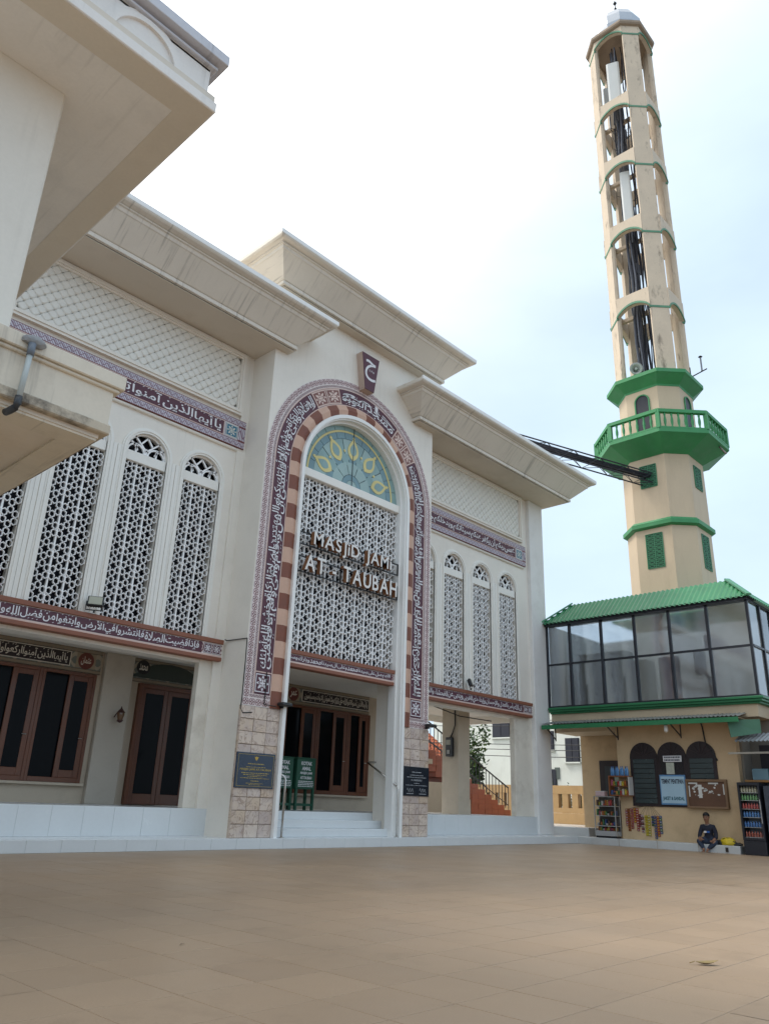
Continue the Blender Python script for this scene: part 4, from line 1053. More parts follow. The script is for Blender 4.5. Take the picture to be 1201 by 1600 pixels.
# ------------------------------------------------------------------ minaret
TX, TY = 29.0, 11.94
tan_m = M('minaret_tan', (.60, .475, .33), .65, .06, .7, 25, dirt=(.38, .29, .20), dirtamt=.35, dscale=1.6, dz=.2)
peel_m = M('minaret_peeling', (.64, .53, .40), .75, .10, 1.2, 18, dirt=(.12, .09, .065), dirtamt=.8, dscale=2.4, dlo=.55, dhi=.70, dz=.35)
green_m = M('minaret_green', (.045, .26, .095), .55, .14, 2, 30, dirt=(.10, .27, .16), dirtamt=.45, dscale=1.8, dz=.3)
fgreen = M('faded_green', (.105, .27, .165), .6, .12, 2, 30, dirt=(.04, .10, .07), dirtamt=.5)
mina = thing('minaret', 'tall tan octagonal minaret with green balcony, open arcaded upper stages and domed top', 'minaret', (TX, TY, 0))
def octo(p, hw): return [(TX+x, TY+y) for x, y in ((p, hw), (hw, p), (-hw, p), (-p, hw), (-p, -hw), (-hw, -p), (hw, -p), (p, -hw))]
def ostack(prof):
    """prof [(p, z)]; face widths keep the tower's proportions"""
    return B().loft([[(x, y, z) for x, y in octo(p, p*.72/1.4)] for p, z in prof])
ob('shaft', ostack([(1.46, -.05), (1.42, 8.0), (1.40, 14.5)]), tan_m, mina)
ob('band', ostack([(1.42, 11.34), (1.56, 11.40), (1.56, 11.56), (1.49, 11.60), (1.47, 11.66), (1.41, 11.68)]), green_m, mina)
ob('balcony_slab', B().loft([[(x, y, z) for x, y in octo(p, p*k)] for p, z, k in ((1.41, 14.36, .514), (1.55, 14.44, .50), (2.32, 14.82, .44), (2.42, 14.86, .43), (2.42, 15.02, .43), (1.3, 15.04, .45))]), green_m, mina)
ob('drum', ostack([(1.34, 15.0), (1.33, 17.62)]), tan_m, mina)
ob('ring_cornice', ostack([(1.34, 17.48), (1.36, 17.56), (1.70, 17.86), (1.76, 17.90), (1.76, 18.06), (1.40, 18.12)]), green_m, mina)
# balcony rail: posts at corners, balusters between
oc = octo(2.36, 2.36*.43)
bal_prof = [(.035, 0), (.05, .04), (.03, .10), (.055, .24), (.06, .34), (.035, .50), (.05, .60), (.035, .66)]
bal_me = B().lathe((0, 0, 0), bal_prof, 8).mesh('baluster', green_m, smooth=True)
rail_b = B()
for i in range(8):
    a = Vector((*oc[i], 0)); c = Vector((*oc[(i+1) % 8], 0)); n = 7
    ob('rail_post', B().box(a.x-.075, a.x+.075, a.y-.075, a.y+.075, 15.02, 15.84), green_m, mina)
    for k in range(1, n):
        p = a.lerp(c, k/n); ob('baluster', bal_me, parent=mina, loc=(p.x, p.y, 15.04))
    ob('handrail', B().bar((a.x, a.y, 15.77), (c.x, c.y, 15.77), .17, .14), green_m, mina); ob('bottom_rail', B().bar((a.x, a.y, 15.05), (c.x, c.y, 15.05), .13, .06), green_m, mina)
# grille windows on the -X and -Y faces
vent_dark = M('vent_dark', (.008, .014, .011), .8, .2, 4, 40)
def mapf(face, u, z, o):     # u to the right as seen from outside
    return (TX-1.405-o, TY-u, z) if face == 0 else (TX+u, TY-1.405-o, z)
def facebox(b, face, u0, u1, z0, z1, o0, o1):
    v = [mapf(face, u, z, o) for u in (u0, u1) for o in (o0, o1) for z in (z0, z1)]
    return b.add(v, [(0, 1, 3, 2), (4, 6, 7, 5), (0, 4, 5, 1), (2, 3, 7, 6), (0, 2, 6, 4), (1, 5, 7, 3)])
for face in (0, 1):
    for z0, z1, rows in ((9.75, 11.12, 9), (13.08, 14.02, 6)):
        g = ob('vent_window', facebox(B(), face, -.33, .33, z0, z1, -.05, .012), vent_dark, mina)
        h = (z1-z0)/rows; bb = B()
        for j in range(rows+1):
            facebox(bb, face, -.33, .33, z0+j*h-.014, z0+j*h+.014, .0, .035)
        for u in (-.33, 0, .33): facebox(bb, face, u-.018, u+.018, z0, z1, .0, .034)
        for j in range(rows):
            for u in (-.165, .165):
                zc = z0+(j+.5)*h
                P = [mapf(face, u+.145*cos(2*pi*k/8), zc+h*.32*sin(2*pi*k/8), .03) for k in range(8)]; Q = [mapf(face, u+.085*cos(2*pi*k/8), zc+h*.15*sin(2*pi*k/8), .03) for k in range(8)]
                bb.add(P+Q, [(k, (k+1) % 8, 8+(k+1) % 8, 8+k) for k in range(8)])
        ob('breeze_blocks', bb, M('vent_green', (.04, .20, .10), .6, .1, 3, 30), g)
    # arched drum opening
    P = [(-.27, 15.1), (.27, 15.1)]+[(.27*cos(a), 16.95+.27*sin(a)) for a in [pi*i/10 for i in range(11)]]
    ob('drum_opening', B().extr(P, lambda u, z: mapf(face, u, z, -.055), lambda u, z: mapf(face, u, z, -.2)), M('drum_dark', (.012, .014, .025), .5, .1, 4, 30), mina)
    bb = B(); P = [(-.30, 15.1)]+[(-.30*cos(pi*i/10), 16.95+.30*sin(pi*i/10)) for i in range(11)]+[(.30, 15.1)]
    for i in range(len(P)-1): bb.bar(mapf(face, P[i][0], P[i][1], -.045), mapf(face, P[i+1][0], P[i+1][1], -.045), .05, .05)
    ob('opening_frame', bb, green_m, mina)
# four corner columns, arched beams at each stage
SPR = [21.35, 25.35, 29.25, 32.85, 37.75]
p_, hw_ = 1.40, .72
for sx in (-1, 1):
    for sy in (-1, 1):
        pts = [(p_, hw_), (hw_, p_), (hw_-.10, p_-.22), (p_-.30, p_-.30+.12), (p_-.22, hw_-.10)]
        pts = [(1.345, .775), (.775, 1.345), (.70, 1.27), (.665, 1.15), (1.15, .665), (1.27, .70)]
        b = B().loft([[(TX+sx*x, TY+sy*y, z) for x, y in pts] for z in (18.1, 22, 26, 30, 34, 38.3)]); ob('column', b, peel_m, mina)
        for z in SPR:
            q = [(p_+.035, hw_-.0), (hw_-.0, p_+.035)]
            b = B().loft([[(TX+sx*x, TY+sy*y, zz) for x, y in ((p_+.0, hw_+.03), (hw_+.03, p_+.0), (hw_-.02, p_-.1), (p_-.1, hw_-.02))] for zz in (z-.05, z+.05)]); ob('green_line', b, fgreen, mina)
def face_pt(k, u, z, o):
    return ((TX-p_-o, TY-u, z), (TX+u, TY-p_-o, z), (TX+p_+o, TY+u, z), (TX-u, TY+p_+o, z))[k]
for z in SPR:
    for k in range(4):
        m = 12; rise = .42; top = z+1.0 if z < 37 else 38.35; hw = hw_+.05
        A = [(-hw+2*hw*i/m, z+rise*sin(pi*i/m)**.75) for i in range(m+1)]
        poly = A+[(hw, top), (-hw, top)]
        b = B()
        for i in range(m):
            b.extr([A[i], A[i+1], (A[i+1][0], top), (A[i][0], top)], lambda u, v: face_pt(k, u, v, -.02), lambda u, v: face_pt(k, u, v, -.22))
        ab = ob('arch_beam', b, peel_m, mina)
        b = B()
        for i in range(m):
            q = [A[i], A[i+1], (A[i+1][0], A[i+1][1]+.10), (A[i][0], A[i][1]+.10)]
            b.extr(q, lambda u, v: face_pt(k, u, v, .01), lambda u, v: face_pt(k, u, v, -.04))
        ob('green_line', b, fgreen, ab)
    ob('stage_slab', B().loft([[(x, y, zz) for x, y in octo(1.2, .6)] for zz in (z+.78, z+.9)]) if z > 37 else B().box(TX-.08, TX+.08, TY-1.15, TY+1.15, z+.62, z+.8), peel_m, mina)
ob('cap_cornice', ostack([(1.41, 38.3), (1.50, 38.34), (1.54, 38.42), (1.54, 38.55), (1.42, 38.6)]), M('cap_brown', (.33, .25, .18), .7, .12, 2, 25, dirt=(.10, .08, .07), dirtamt=.5), mina)
zinc = M('zinc_sheet', (.42, .45, .49), .38, .10, 1.5, 30, metal=.55)
ob('dome_base', B().lathe((TX, TY, 0), [(1.16, 38.58), (1.16, 38.95), (1.10, 39.0)], 12), M('dome_dark_band', (.05, .05, .055), .6, .2, 3, 30), mina)  # dark band below the zinc dome
ob('dome', B().lathe((TX, TY, 0), [(1.22, 38.95), (1.27, 39.2), (1.24, 39.75), (1.02, 40.25), (.60, 40.6), (.05, 40.75)], 12), zinc, mina)
fin = B().tube([(TX, TY, 40.7), (TX, TY, 42.2)], .025, 6)
for z, r in ((41.3, .09), (41.6, .07), (42.0, .10)): fin.lathe((TX, TY, z), [(.01, -r), (r*.8, -r*.5), (r, 0), (r*.8, r*.5), (.01, r)], 8)
ob('finial', fin, black_m, mina)

hd = Vector((TX, TY, 0)).normalized(); rt = Vector((hd.y, -hd.x, 0))
def tp(lat, fwd, z): v = Vector((TX, TY, 0))+rt*lat-hd*fwd; return (v.x, v.y, z)
ant_w = M('antenna_white', (.66, .68, .66), .4, .04, 2, 30)
def antenna(lat, fwd, z0, z1, w_, label):
    a = thing('panel_antenna', label, 'antenna', tp(lat, fwd, z0), 'white panel antennas in the minaret')
    b = B(); q = [tp(lat-w_/2, fwd, 0), tp(lat+w_/2, fwd, 0), tp(lat+w_/2*.86, fwd-.16, 0), tp(lat-w_/2*.86, fwd-.16, 0)]
    q = [tp(lat-w_/2, fwd-.04, 0), tp(lat-w_*.36, fwd, 0), tp(lat+w_*.36, fwd, 0), tp(lat+w_/2, fwd-.04, 0), tp(lat+w_/2*.9, fwd-.16, 0), tp(lat-w_/2*.9, fwd-.16, 0)]
    b.loft([[(x, y, z) for x, y, _ in q] for z in (z0, z1)]); ob('radome', b, ant_w, a)
    ob('end_cap', B().loft([[(x, y, z) for x, y, _ in q] for z in (z0-.08, z0-.001)]), M('antenna_cap', (.05, .06, .08), .5, .1, 3, 30), a)
    ob('mast', B().tube([tp(lat+.05, fwd-.3, z0-.9), tp(lat+.05, fwd-.3, z1+.3)], .04, 8), M('mast_grey', (.16, .17, .19), .4, .1, 3, 30, metal=.5), a)
    for z in (z0+.3, z1-.3): ob('clamp', B().bar(tp(lat+.05, fwd-.3, z), tp(lat, fwd-.12, z), .06), black_m, a)
antenna(-.42, .95, 33.9, 36.65, .62, 'wide white panel antenna in the topmost open stage of the minaret')
antenna(-.34, 1.0, 26.4, 29.45, .46, 'narrow pale panel antenna in the middle open stage of the minaret')
antenna(-.85, .2, 34.3, 35.9, .30, 'small grey panel antenna behind the left column at the minaret top')
# cable bundle inside the open stages
cb = thing('cable_bundle', 'thick bundle of dark cables climbing inside the open minaret', 'cables', (TX, TY, 18.1))
r = random.Random(11)
cm = [M('cable_navy', (.014, .016, .03), .5, .2, 5, 30), M('cable_grey', (.12, .13, .16), .5, .2, 5, 30), black_m]
for k in range(34):
    a0 = r.uniform(-.58, .22); f0 = r.uniform(-.35, .75); pts = []
    z = 18.1; top = r.choice((38.0, 36.0, 33.5, 29.0, 38.0))
    while z < top:
        pts.append(tp(a0+.05*sin(z*1.3+k)+(.12*(z-18)/20)*sin(k), f0+.05*cos(z*.9+k*2), z)); z += 1.1
    ob('cable', B().tube(pts, r.uniform(.024, .046), 5), cm[0 if k % 3 else 1 if k % 2 else 2], cb)
for k, z in enumerate((20.2, 24.0, 26.2, 27.4, 31.2, 32.2, 33.3)):
    ob('junction_box', B().cbox(*[q for q in (tp(-.45+.1*(k % 3), .25, z)[0]-.12, tp(-.45, .25, z)[0]+.22, tp(-.3+.1*(k % 2), .2, z)[1]-.14, tp(-.3, .2, z)[1]+.14, z, z+.55)], .02), cm[1] if k % 2 else cm[0], cb)
for k in range(7):
    z = r.choice((28.6, 31.4, 31.9, 32.4, 33.0)); pts = [tp(-.75+.9*t_+.05*sin(k+t_*9), .4+.2*sin(t_*5+k), z-.5*sin(pi*t_)-.1*k*t_) for t_ in [i/8 for i in range(9)]]
    ob('loop', B().tube(pts, .012, 4), cm[0], cb)
# loudspeaker horn
hn = thing('loudspeaker', 'round grey horn loudspeaker on the ring above the minaret balcony', 'loudspeaker', tp(-.62, 1.1, 18.12))
hc = Vector(tp(-.62, 1.15, 18.62)); hdv = Vector((-.80, -.52, -.15)).normalized()
def ringpts(c, d, rr, n=20):
    up = Vector((0, 0, 1)); a = d.cross(up).normalized(); bb = a.cross(d); return [tuple(c+(a*cos(2*pi*k/n)+bb*sin(2*pi*k/n))*rr) for k in range(n)]
b = B().loft([ringpts(hc-hdv*.42, hdv, .07), ringpts(hc-hdv*.2, hdv, .10), ringpts(hc-hdv*.05, hdv, .19), ringpts(hc, hdv, .27), ringpts(hc+hdv*.015, hdv, .275), ringpts(hc-hdv*.04, hdv, .18), ringpts(hc-hdv*.18, hdv, .09), ringpts(hc-hdv*.25, hdv, .02)], True, False)
ob('horn', b, M('horn_grey', (.40, .42, .39), .5, .05, 3, 30), hn, smooth=True)
ob('driver', B().loft([ringpts(hc-hdv*.2, hdv, .055, 12), ringpts(hc-hdv*.0, hdv, .06, 12), ringpts(hc+hdv*.01, hdv, .03, 12)]), MATS['horn_grey'], hn)
ob('bracket', B().tube([tuple(hc-hdv*.4), (hc.x-hdv.x*.4, hc.y-hdv.y*.4, 18.1)], .03, 6), black_m, hn)
ln = thing('obstruction_lamp', 'small dark lamp rods standing out at the right of the minaret ring', 'lamp', tp(1.45, .6, 18.1))
ob('arm', B().tube([tp(1.2, .5, 18.05), tp(2.15, .75, 18.35)], .025, 6), black_m, ln); ob('rod', B().tube([tp(1.95, .7, 18.3), tp(1.95, .7, 18.95)], .035, 6), MATS['mast_grey'], ln); ob('rod', B().tube([tp(1.5, .6, 18.15), tp(1.5, .6, 18.6)], .025, 6), black_m, ln)
ob('lamp_head', B().lathe(tp(1.95, .7, 18.95), [(.05, 0), (.09, .03), (.05, .07)], 8), black_m, ln)
solo(ob('waste_pipe', B().tube([tp(2.2, .5, 14.92), tp(2.42, .9, 14.35)], .04, 8), M('pipe_brown', (.22, .17, .15), .5, .1, 3, 30)), 'short brown pipe sticking down from the right edge of the minaret balcony', 'pipe')

# cable truss between mosque roof and minaret
tr = thing('cable_truss', 'dark steel lattice truss with cables between the mosque roof and the minaret', 'truss', (22, 15.0, 12.4))
A0 = Vector((21.3, 15.2, 14.05)); A1 = Vector((27.62, 11.95, 13.42)); nvy = (A1-A0).normalized(); sd = nvy.cross(Vector((0, 0, 1))).normalized()
tm_ = M('truss_navy', (.020, .022, .034), .5, .15, 4, 30)
ch = [(sd*.22+Vector((0, 0, .20))), (-sd*.22+Vector((0, 0, .20))), (sd*.22-Vector((0, 0, .20))), (-sd*.22-Vector((0, 0, .20)))]
for c in ch: ob('chord', B().tube([tuple(A0+c), tuple(A1+c)], .028, 6), tm_, tr)
n = 12
for i in range(n):
    p0 = A0.lerp(A1, i/n); p1 = A0.lerp(A1, (i+1)/n)
    for (a, c) in ((0, 2), (1, 3), (0, 1), (2, 3)):
        ob('brace', B().tube([tuple(p0+ch[a]), tuple((p1 if i % 2 == 0 else p0)+ch[c])] if i % 2 == 0 else [tuple(p1+ch[a]), tuple(p0+ch[c])], .013, 5), tm_, tr)
for k in range(5):
    o = sd*(-.14+.07*k)+Vector((0, 0, .14-.06*(k % 2))); ob('cable', B().tube([tuple(A0+o), tuple(A0.lerp(A1, .5)+o-Vector((0, 0, .05))), tuple(A1+o)], .04, 6), cm[0], tr)

# ------------------------------------------------------------------ tan shop building below the minaret
kio = thing('shop_building', 'tan two-storey shop building with glazed upper floor and green corrugated roof', 'building', (25, 11, 0))
kw = M('shop_tan', (.56, .41, .245), .65, .07, .8, 25, dirt=(.20, .13, .07), dirtamt=.35)
kw2 = M('shop_tan_shaded', (.53, .38, .22), .65, .08, .8, 25, dirt=(.18, .11, .06), dirtamt=.4)  # same tan, darker: shade of the recess put into the colour
klite = M('shop_cream', (.56, .45, .31), .65, .06, .8, 25, dirt=(.30, .22, .14), dirtamt=.3)
kgreen = M('fascia_green', (.022, .17, .068), .45, .1, 2, 30)
kerb = ob('kerb', B().cbox(23.2, 23.78, 8.46, 13.4, -.04, .2, .012), M('kerb_tile', (.52, .54, .54), .35, .06, 1.5, 25, dirt=(.30, .27, .24), dirtamt=.4), kio)
for y in (9.6, 10.8, 12.0): ob('kerb_joint', B().box(23.196, 23.3, y-.005, y+.005, .0, .2015), grout, kio)
ob('kerb_drain', B().box(23.192, 23.21, 8.78, 8.86, .03, .15), M('drain_dark', (.03, .02, .015), .8, .1, 4, 30), kio)
KX = 23.7
ob('front_wall', B().box(KX, KX+.25, 8.42, 12.12, .15, 3.95), kw, kio)
ob('end_wall', B().box(KX+.25, 25.4, 12.0, 12.12, .15, 3.95), kw2, kio)
ob('recessed_wall', B().box(25.3, 25.5, 12.12, 14.30, .15, 3.95), kw2, kio); ob('recess_side', B().box(25.5, 27.4, 14.12, 14.30, .15, 3.95), kw2, kio)
ob('inner_stall_wall', B().box(24.6, 24.75, 3.0, 8.42, .0, 3.9), M('stall_grey', (.22, .20, .17), .7, .1, 1, 25), kio); ob('stall_side', B().box(KX+.25, 24.6, 8.35, 8.42, .0, 3.9), MATS['stall_grey'], kio)
ob('floor_beam', B().box(23.48, 31, 7.62, 14.31, 3.62, 3.98), klite, kio)
ob('soffit_beam', B().box(23.75, 25.2, 12.15, 14.4, 3.40, 3.62), klite, kio)
dm = M('shop_dark_wood', (.018, .010, .012), .45, .2, 3, 40); louv = glassy('louvre_glass', (.035, .05, .052), .25, .5)
dd = ob('side_door', B().box(25.24, 25.31, 12.2, 13.60, .45, 2.58), dm, kio); ob('door_pane', B().box(25.225, 25.245, 12.5, 13.4, 1.4, 2.4), glassy('door_dim_glass', (.02, .025, .03), .3), dd); ob('door_poster', B().box(25.215, 25.226, 12.35, 13.05, 1.78, 2.10), M('poster_green_grey', (.30, .34, .28), .6, .1, 6, 40), dd); ob('door_poster', B().box(25.212, 25.226, 12.4, 12.95, 1.32, 1.74), M('poster_red_white', (.45, .28, .24), .6, .5, 9, 60), dd)
# three arched windows
WY = [(11.69, 10.80), (10.80, 9.905), (9.905, 9.02)]
for k, (ya, yb) in enumerate(WY):
    yc = (ya+yb)/2; hw = abs(ya-yb)/2; zs = 2.56; zb = 1.15; rr = .44
    def arcp(h, rz_, off=0): return [(yc+h, zb)]+[(yc+h*cos(pi*i/14), zs+rz_*sin(pi*i/14)) for i in range(15)]+[(yc-h, zb)]
    wn = ob('arched_window', B().extr(arcp(hw-.002, rr), lambda u, v: (KX-.035, u, v), lambda u, v: (KX+.01, u, v)), dm, kio)
    if k == 1:
        ob('pane', B().box(KX-.042, KX-.034, yc-hw+.10, yc+hw-.10, zb+.08, zs-.02), glassy('dark_pane', (.014, .014, .018), .12), wn)
    else:
        n = 9; z0 = zb+.08; dz = (zs-.04-z0)/n
        for j in range(n):
            bb = B(); v = [(KX-.036, yc-hw+.10, z0+j*dz), (KX-.036, yc+hw-.10, z0+j*dz), (KX-.062, yc+hw-.10, z0+j*dz+.01), (KX-.062, yc-hw+.10, z0+j*dz+.01), (KX-.036, yc-hw+.10, z0+(j+1)*dz-.004), (KX-.036, yc+hw-.10, z0+(j+1)*dz-.004)]
            bb.add(v, [(3, 2, 5, 4), (0, 3, 4), (1, 5, 2), (0, 1, 2, 3)]); ob('louvre_slat', bb, louv, wn)
    for i in range(1, 6):
        a = pi*i/6; ob('fan_bar', B().bar((KX-.045, yc+.08*cos(a), zs+.04+.08*sin(a)), (KX-.045, yc+(hw-.06)*cos(a), zs+.02+(rr-.06)*sin(a)), .02, .02), M('fan_wood', (.035, .02, .02), .5, .2, 3, 40), wn)
    ob('transom', B().box(KX-.05, KX-.03, yc-hw+.02, yc+hw-.02, zs-.04, zs+.03), dm, wn)
# glazed upper floor
def tinted():
    t = NT('tinted_glass'); gl = t.n('ShaderNodeBsdfGlossy'); gl.inputs['Roughness'].default_value = .07; gl.inputs['Color'].default_value = (.72, .76, .80, 1)
    rf = t.n('ShaderNodeBsdfRefraction'); rf.inputs['IOR'].default_value = 1.12; rf.inputs['Roughness'].default_value = .28; rf.inputs['Color'].default_value = (.74, .80, .84, 1)
    mx_ = t.n('ShaderNodeMixShader'); t.l(t.rng(t.noise(t.pos(coord='Position'), .7, 3), .3, .7, .46, .60), mx_.inputs[0]); t.l(gl.outputs[0], mx_.inputs[1]); t.l(rf.outputs[0], mx_.inputs[2])
    t.l(mx_.outputs[0], t.t.nodes['Material Output'].inputs[0]); return t.m
frost = tinted()
GY = [14.33, 13.44, 12.26, 11.08, 9.92, 8.73, 7.53]; GZ = [4.20, 5.62, 6.98]; GX = 23.42
gf = M('window_frame_black', (.014, .016, .024), .35, .1, 4, 40)
up = ob('glazing_frame', B(), gf, kio); fb = B()
for y in GY: fb.box(GX-.05, GX+.03, y-.04, y+.04, GZ[0]-.02, GZ[2]+.02)
for z in GZ: fb.box(GX-.045, GX+.025, GY[-1]+.04, GY[0]-.04, z-.03, z+.03)
GXS = [GX, 24.35, 25.3, 26.3]
for x in GXS[1:]: fb.box(x-.04, x+.04, 7.47, 7.56, GZ[0]-.02, GZ[2]+.02)
for z in GZ: fb.box(GX+.03, 26.3, 7.475, 7.555, z-.03, z+.03)
up.data = fb.mesh('glazing_frame', gf)
for j in range(2):
    for i in range(6):
        jit = random.uniform(-.012, .012)
        b = B().add([(GX+jit, GY[i]-.04, GZ[j]+.03), (GX-jit, GY[i+1]+.04, GZ[j]+.03), (GX-jit*.5, GY[i+1]+.04, GZ[j+1]-.03), (GX+jit*.6, GY[i]-.04, GZ[j+1]-.03)], [(0, 1, 2, 3)])
        ob('glass_pane', b, frost, kio)
    for i in range(3): ob('glass_pane', B().add([(GXS[i]+.04, 7.52, GZ[j]+.03), (GXS[i+1]-.04, 7.52, GZ[j]+.03), (GXS[i+1]-.04, 7.52, GZ[j+1]-.03), (GXS[i]+.04, 7.52, GZ[j+1]-.03)], [(0, 1, 2, 3)]), frost, kio)
rw = M('upper_room_wall', (.50, .52, .52), .8, .08, .6, 20)
ob('room_back_wall', B().box(26.6, 26.75, 7.6, 14.3, 4.18, 7.0), rw, kio); ob('room_floor', B().box(23.46, 26.6, 7.56, 14.3, 4.171, 4.19), rw, kio); ob('room_end_wall', B().box(23.5, 26.6, 14.2, 14.3, 4.19, 7.0), rw, kio)
ob('cupboard', B().cbox(24.3, 24.9, 12.0, 13.75, 4.19, 6.1, .02), M('cupboard_olive', (.15, .17, .13), .6, .1, 1, 20), kio); ob('low_cupboard', B().cbox(24.2, 24.8, 11.2, 12.0, 4.19, 5.7, .02), M('cupboard_grey', (.26, .28, .28), .6, .1, 1, 20), kio)
ob('dark_post', B().cbox(23.85, 23.95, 9.95, 10.6, 4.19, 5.62, .02), M('post_navy', (.03, .035, .06), .8, .1, 2, 20), kio)  # dark navy post added behind the panes to show through them
ob('room_post', B().tube([(24.1, 9.1, 4.19), (24.1, 9.15, 4.9), (24.1, 9.35, 5.25)], .06, 8), M('post_grey', (.12, .13, .14), .6, .1, 2, 20), kio); ob('pole_box', B().cbox(23.9, 24.15, 9.2, 9.5, 5.0, 5.75, .03), M('pole_box_cream', (.50, .48, .38), .5, .06, 2, 20), kio); ob('pole_box', B().cbox(23.9, 24.1, 8.95, 9.12, 5.75, 6.2, .03), MATS['pole_box_cream'], kio)  # pole with cream boxes, added as a shape behind the panes
b = B(); b.cbox(23.28, 31, 7.38, 14.33, 4.10, 4.17, .01); b.cbox(23.33, 31, 7.43, 14.325, 4.03, 4.10, .01); b.cbox(23.40, 31, 7.5, 14.32, 3.97, 4.03, .01); ob('floor_fascia', b, kgreen, kio)
# corrugated mansard
roof_m = M('roof_green_sheet', (.045, .24, .105), .38, .10, .8, 25, spec=.6, dirt=(.025, .10, .055), dirtamt=.45)
def corrug(b, p00, p10, p01, p11, nrm, pitch, amp):
    """sheet from edge p00-p10 (eave) to p01-p11 (ridge); waves run along the eave"""
    p00, p10, p01, p11 = [Vector(p) for p in (p00, p10, p01, p11)]; L = (p10-p00).length; n = max(8, int(L/pitch*6)); nrm = Vector(nrm).normalized()
    lo = []; hi = []
    for i in range(n+1):
        t_ = i/n; o = nrm*amp*sin(2*pi*t_*L/pitch); lo.append(tuple(p00.lerp(p10, t_)+o))
        hi.append(tuple(p01.lerp(p11, t_)+o))
    b.add(lo+hi, [(i, i+1, n+2+i, n+1+i) for i in range(n)])
EX, EZ, RX, RZ = 23.16, 7.02, 24.0, 7.80; EY0, EY1 = 14.46, 7.36
def corrug_clip(b, y_e0, y_e1, y_r0, y_r1):
    n = int((y_e0-y_e1)/.026); nr = Vector((-(RZ-EZ), 0, RX-EX)).normalized(); V = []; F = []
    for i in range(n+1):
        y = y_e0+(y_e1-y_e0)*i/n; o = nr*.020*sin(2*pi*y/.155)
        if y > y_r0: k = (y_e0-y)/(y_e0-y_r0)
        elif y < y_r1: k = (y-y_e1)/(y_r1-y_e1)
        else: k = 1
        V.append((EX+o.x, y, EZ+o.z)); V.append((EX+(RX-EX)*k+o.x, y, EZ+(RZ-EZ)*k+o.z))
    b.add(V, [(2*i, 2*i+2, 2*i+3, 2*i+1) for i in range(n)])
b = B(); corrug_clip(b, EY0, EY1, EY0-.84, EY1+.84); rf = ob('roof_sheet', b, roof_m, kio, smooth=True)
b = B(); n = int(7/.026); V = []; nr = Vector((0, -(RZ-EZ), .84)).normalized()
for i in range(n+1):
    x = EX+7.0*i/n; k = min(1, (x-EX)/.84); o = nr*.02*sin(2*pi*x/.155); V.append((x, EY1+o.y, EZ+o.z)); V.append((x, EY1+.84*k+o.y, EZ+(RZ-EZ)*k+o.z))
b.add(V, [(2*i, 2*i+2, 2*i+3, 2*i+1) for i in range(n)]); ob('roof_sheet', b, roof_m, kio, smooth=True)
ob('hip_cap', B().bar((EX-.02, EY1-.02, EZ+.03), (RX, EY1+.84, RZ+.04), .16, .05), roof_m, kio); ob('hip_cap', B().bar((EX-.02, EY0+.02, EZ+.03), (RX, EY0-.84, RZ+.04), .16, .05), roof_m, kio)
ob('roof_top', B().box(26.5, 31, 8.2, 13.68, 7.70, 7.77), roof_m, kio)  # covers the rear only; front left open so sky light reaches the room
ob('eave_board', B().box(23.26, 23.34, 7.46, 14.33, 6.95, 7.03), gf, kio); ob('eave_soffit', B().box(23.20, 23.95, 7.42, 14.34, 7.032, 7.06), gf, kio)
# awning
aw_m = M('awning_grey_sheet', (.20, .21, .20), .5, .15, 1, 30, dirt=(.08, .08, .07), dirtamt=.5)
b = B(); corrug(b, (22.76, 14.28, 3.585), (22.76, 7.95, 3.585), (23.5, 14.28, 3.74), (23.5, 7.95, 3.74), (-.2, 0, 1), .12, .016); ob('awning_sheet', b, aw_m, kio, smooth=True)
ob('awning_fascia', B().box(22.76, 22.80, 7.95, 14.28, 3.42, 3.555), kgreen, kio)
ob('awning_underside', B().box(22.80, 23.5, 7.96, 14.27, 3.53, 3.55), M('awning_under', (.30, .22, .13), .7, .1, 1, 25), kio)
for y in (10.0, 12.05, 14.2): ob('awning_bracket', B().bar((23.70 if y < 12.1 else 23.5, y, 3.15), (22.9, y, 3.5), .03).bar((23.70 if y < 12.1 else 23.5, y, 3.1), (23.70 if y < 12.1 else 23.5, y, 3.5), .03), gf, kio)
bl = thing('bulb_lamp', 'small white bulb lamp hanging under the shop awning', 'lamp', (23.0, 10.14, 3.5))
ob('lamp_cap', B().lathe((23.0, 10.14, 3.42), [(.05, 0), (.05, .1)], 10), black_m, bl); ob('bulb', B().lathe((23.0, 10.14, 3.22), [(.02, 0), (.055, .03), (.06, .12), (.045, .2)], 12), M('bulb_white', (.75, .75, .73), .3, .03, 4, 30), bl)
solo(ob('downlead', B().tube([(23.5, 9.35, 3.75), (23.66, 9.32, 3.4), (23.67, 9.28, 2.95), (23.66, 9.12, 2.7), (23.66, 8.98, 2.45)], .022, 6), wire_m), 'black cable hanging down the shop front beside the right arched window', 'cable')

# ------------------------------------------------------------------ things along the shop front
sg = thing('service_sign', 'light blue painted sign for jacket and sandal storage on the shop window', 'sign', (KX-.06, 10.34, 1.2))
ob('board', B().cbox(KX-.085, KX-.055, 9.97, 10.76, 1.21, 2.05, .006), M('sign_blue_edge', (.10, .24, .45), .4, .1, 3, 30), sg)
ob('board_face', B().box(KX-.092, KX-.084, 10.005, 10.725, 1.255, 2.005), M('sign_pale_blue', (.36, .52, .63), .35, .06, 3, 30), sg)
text_obj('lettering', 'TEMPAT PENITIPAN', lambda u, v: (KX-.095, 10.70-u, 1.80+v), .67, .13, M('sign_ink', (.015, .02, .04), .5, .1, 4, 30, bump=0), sg, bold=.035)
text_obj('lettering', 'JAKET & SANDAL', lambda u, v: (KX-.095, 10.69-u, 1.31+v), .65, .13, M('sign_teal', (.01, .09, .12), .5, .1, 4, 30, bump=0), sg, bold=.035)
ws = thing('office_sign', 'small white sign with two dark lines above the blue sign', 'sign', (KX-.06, 10.35, 2.42))
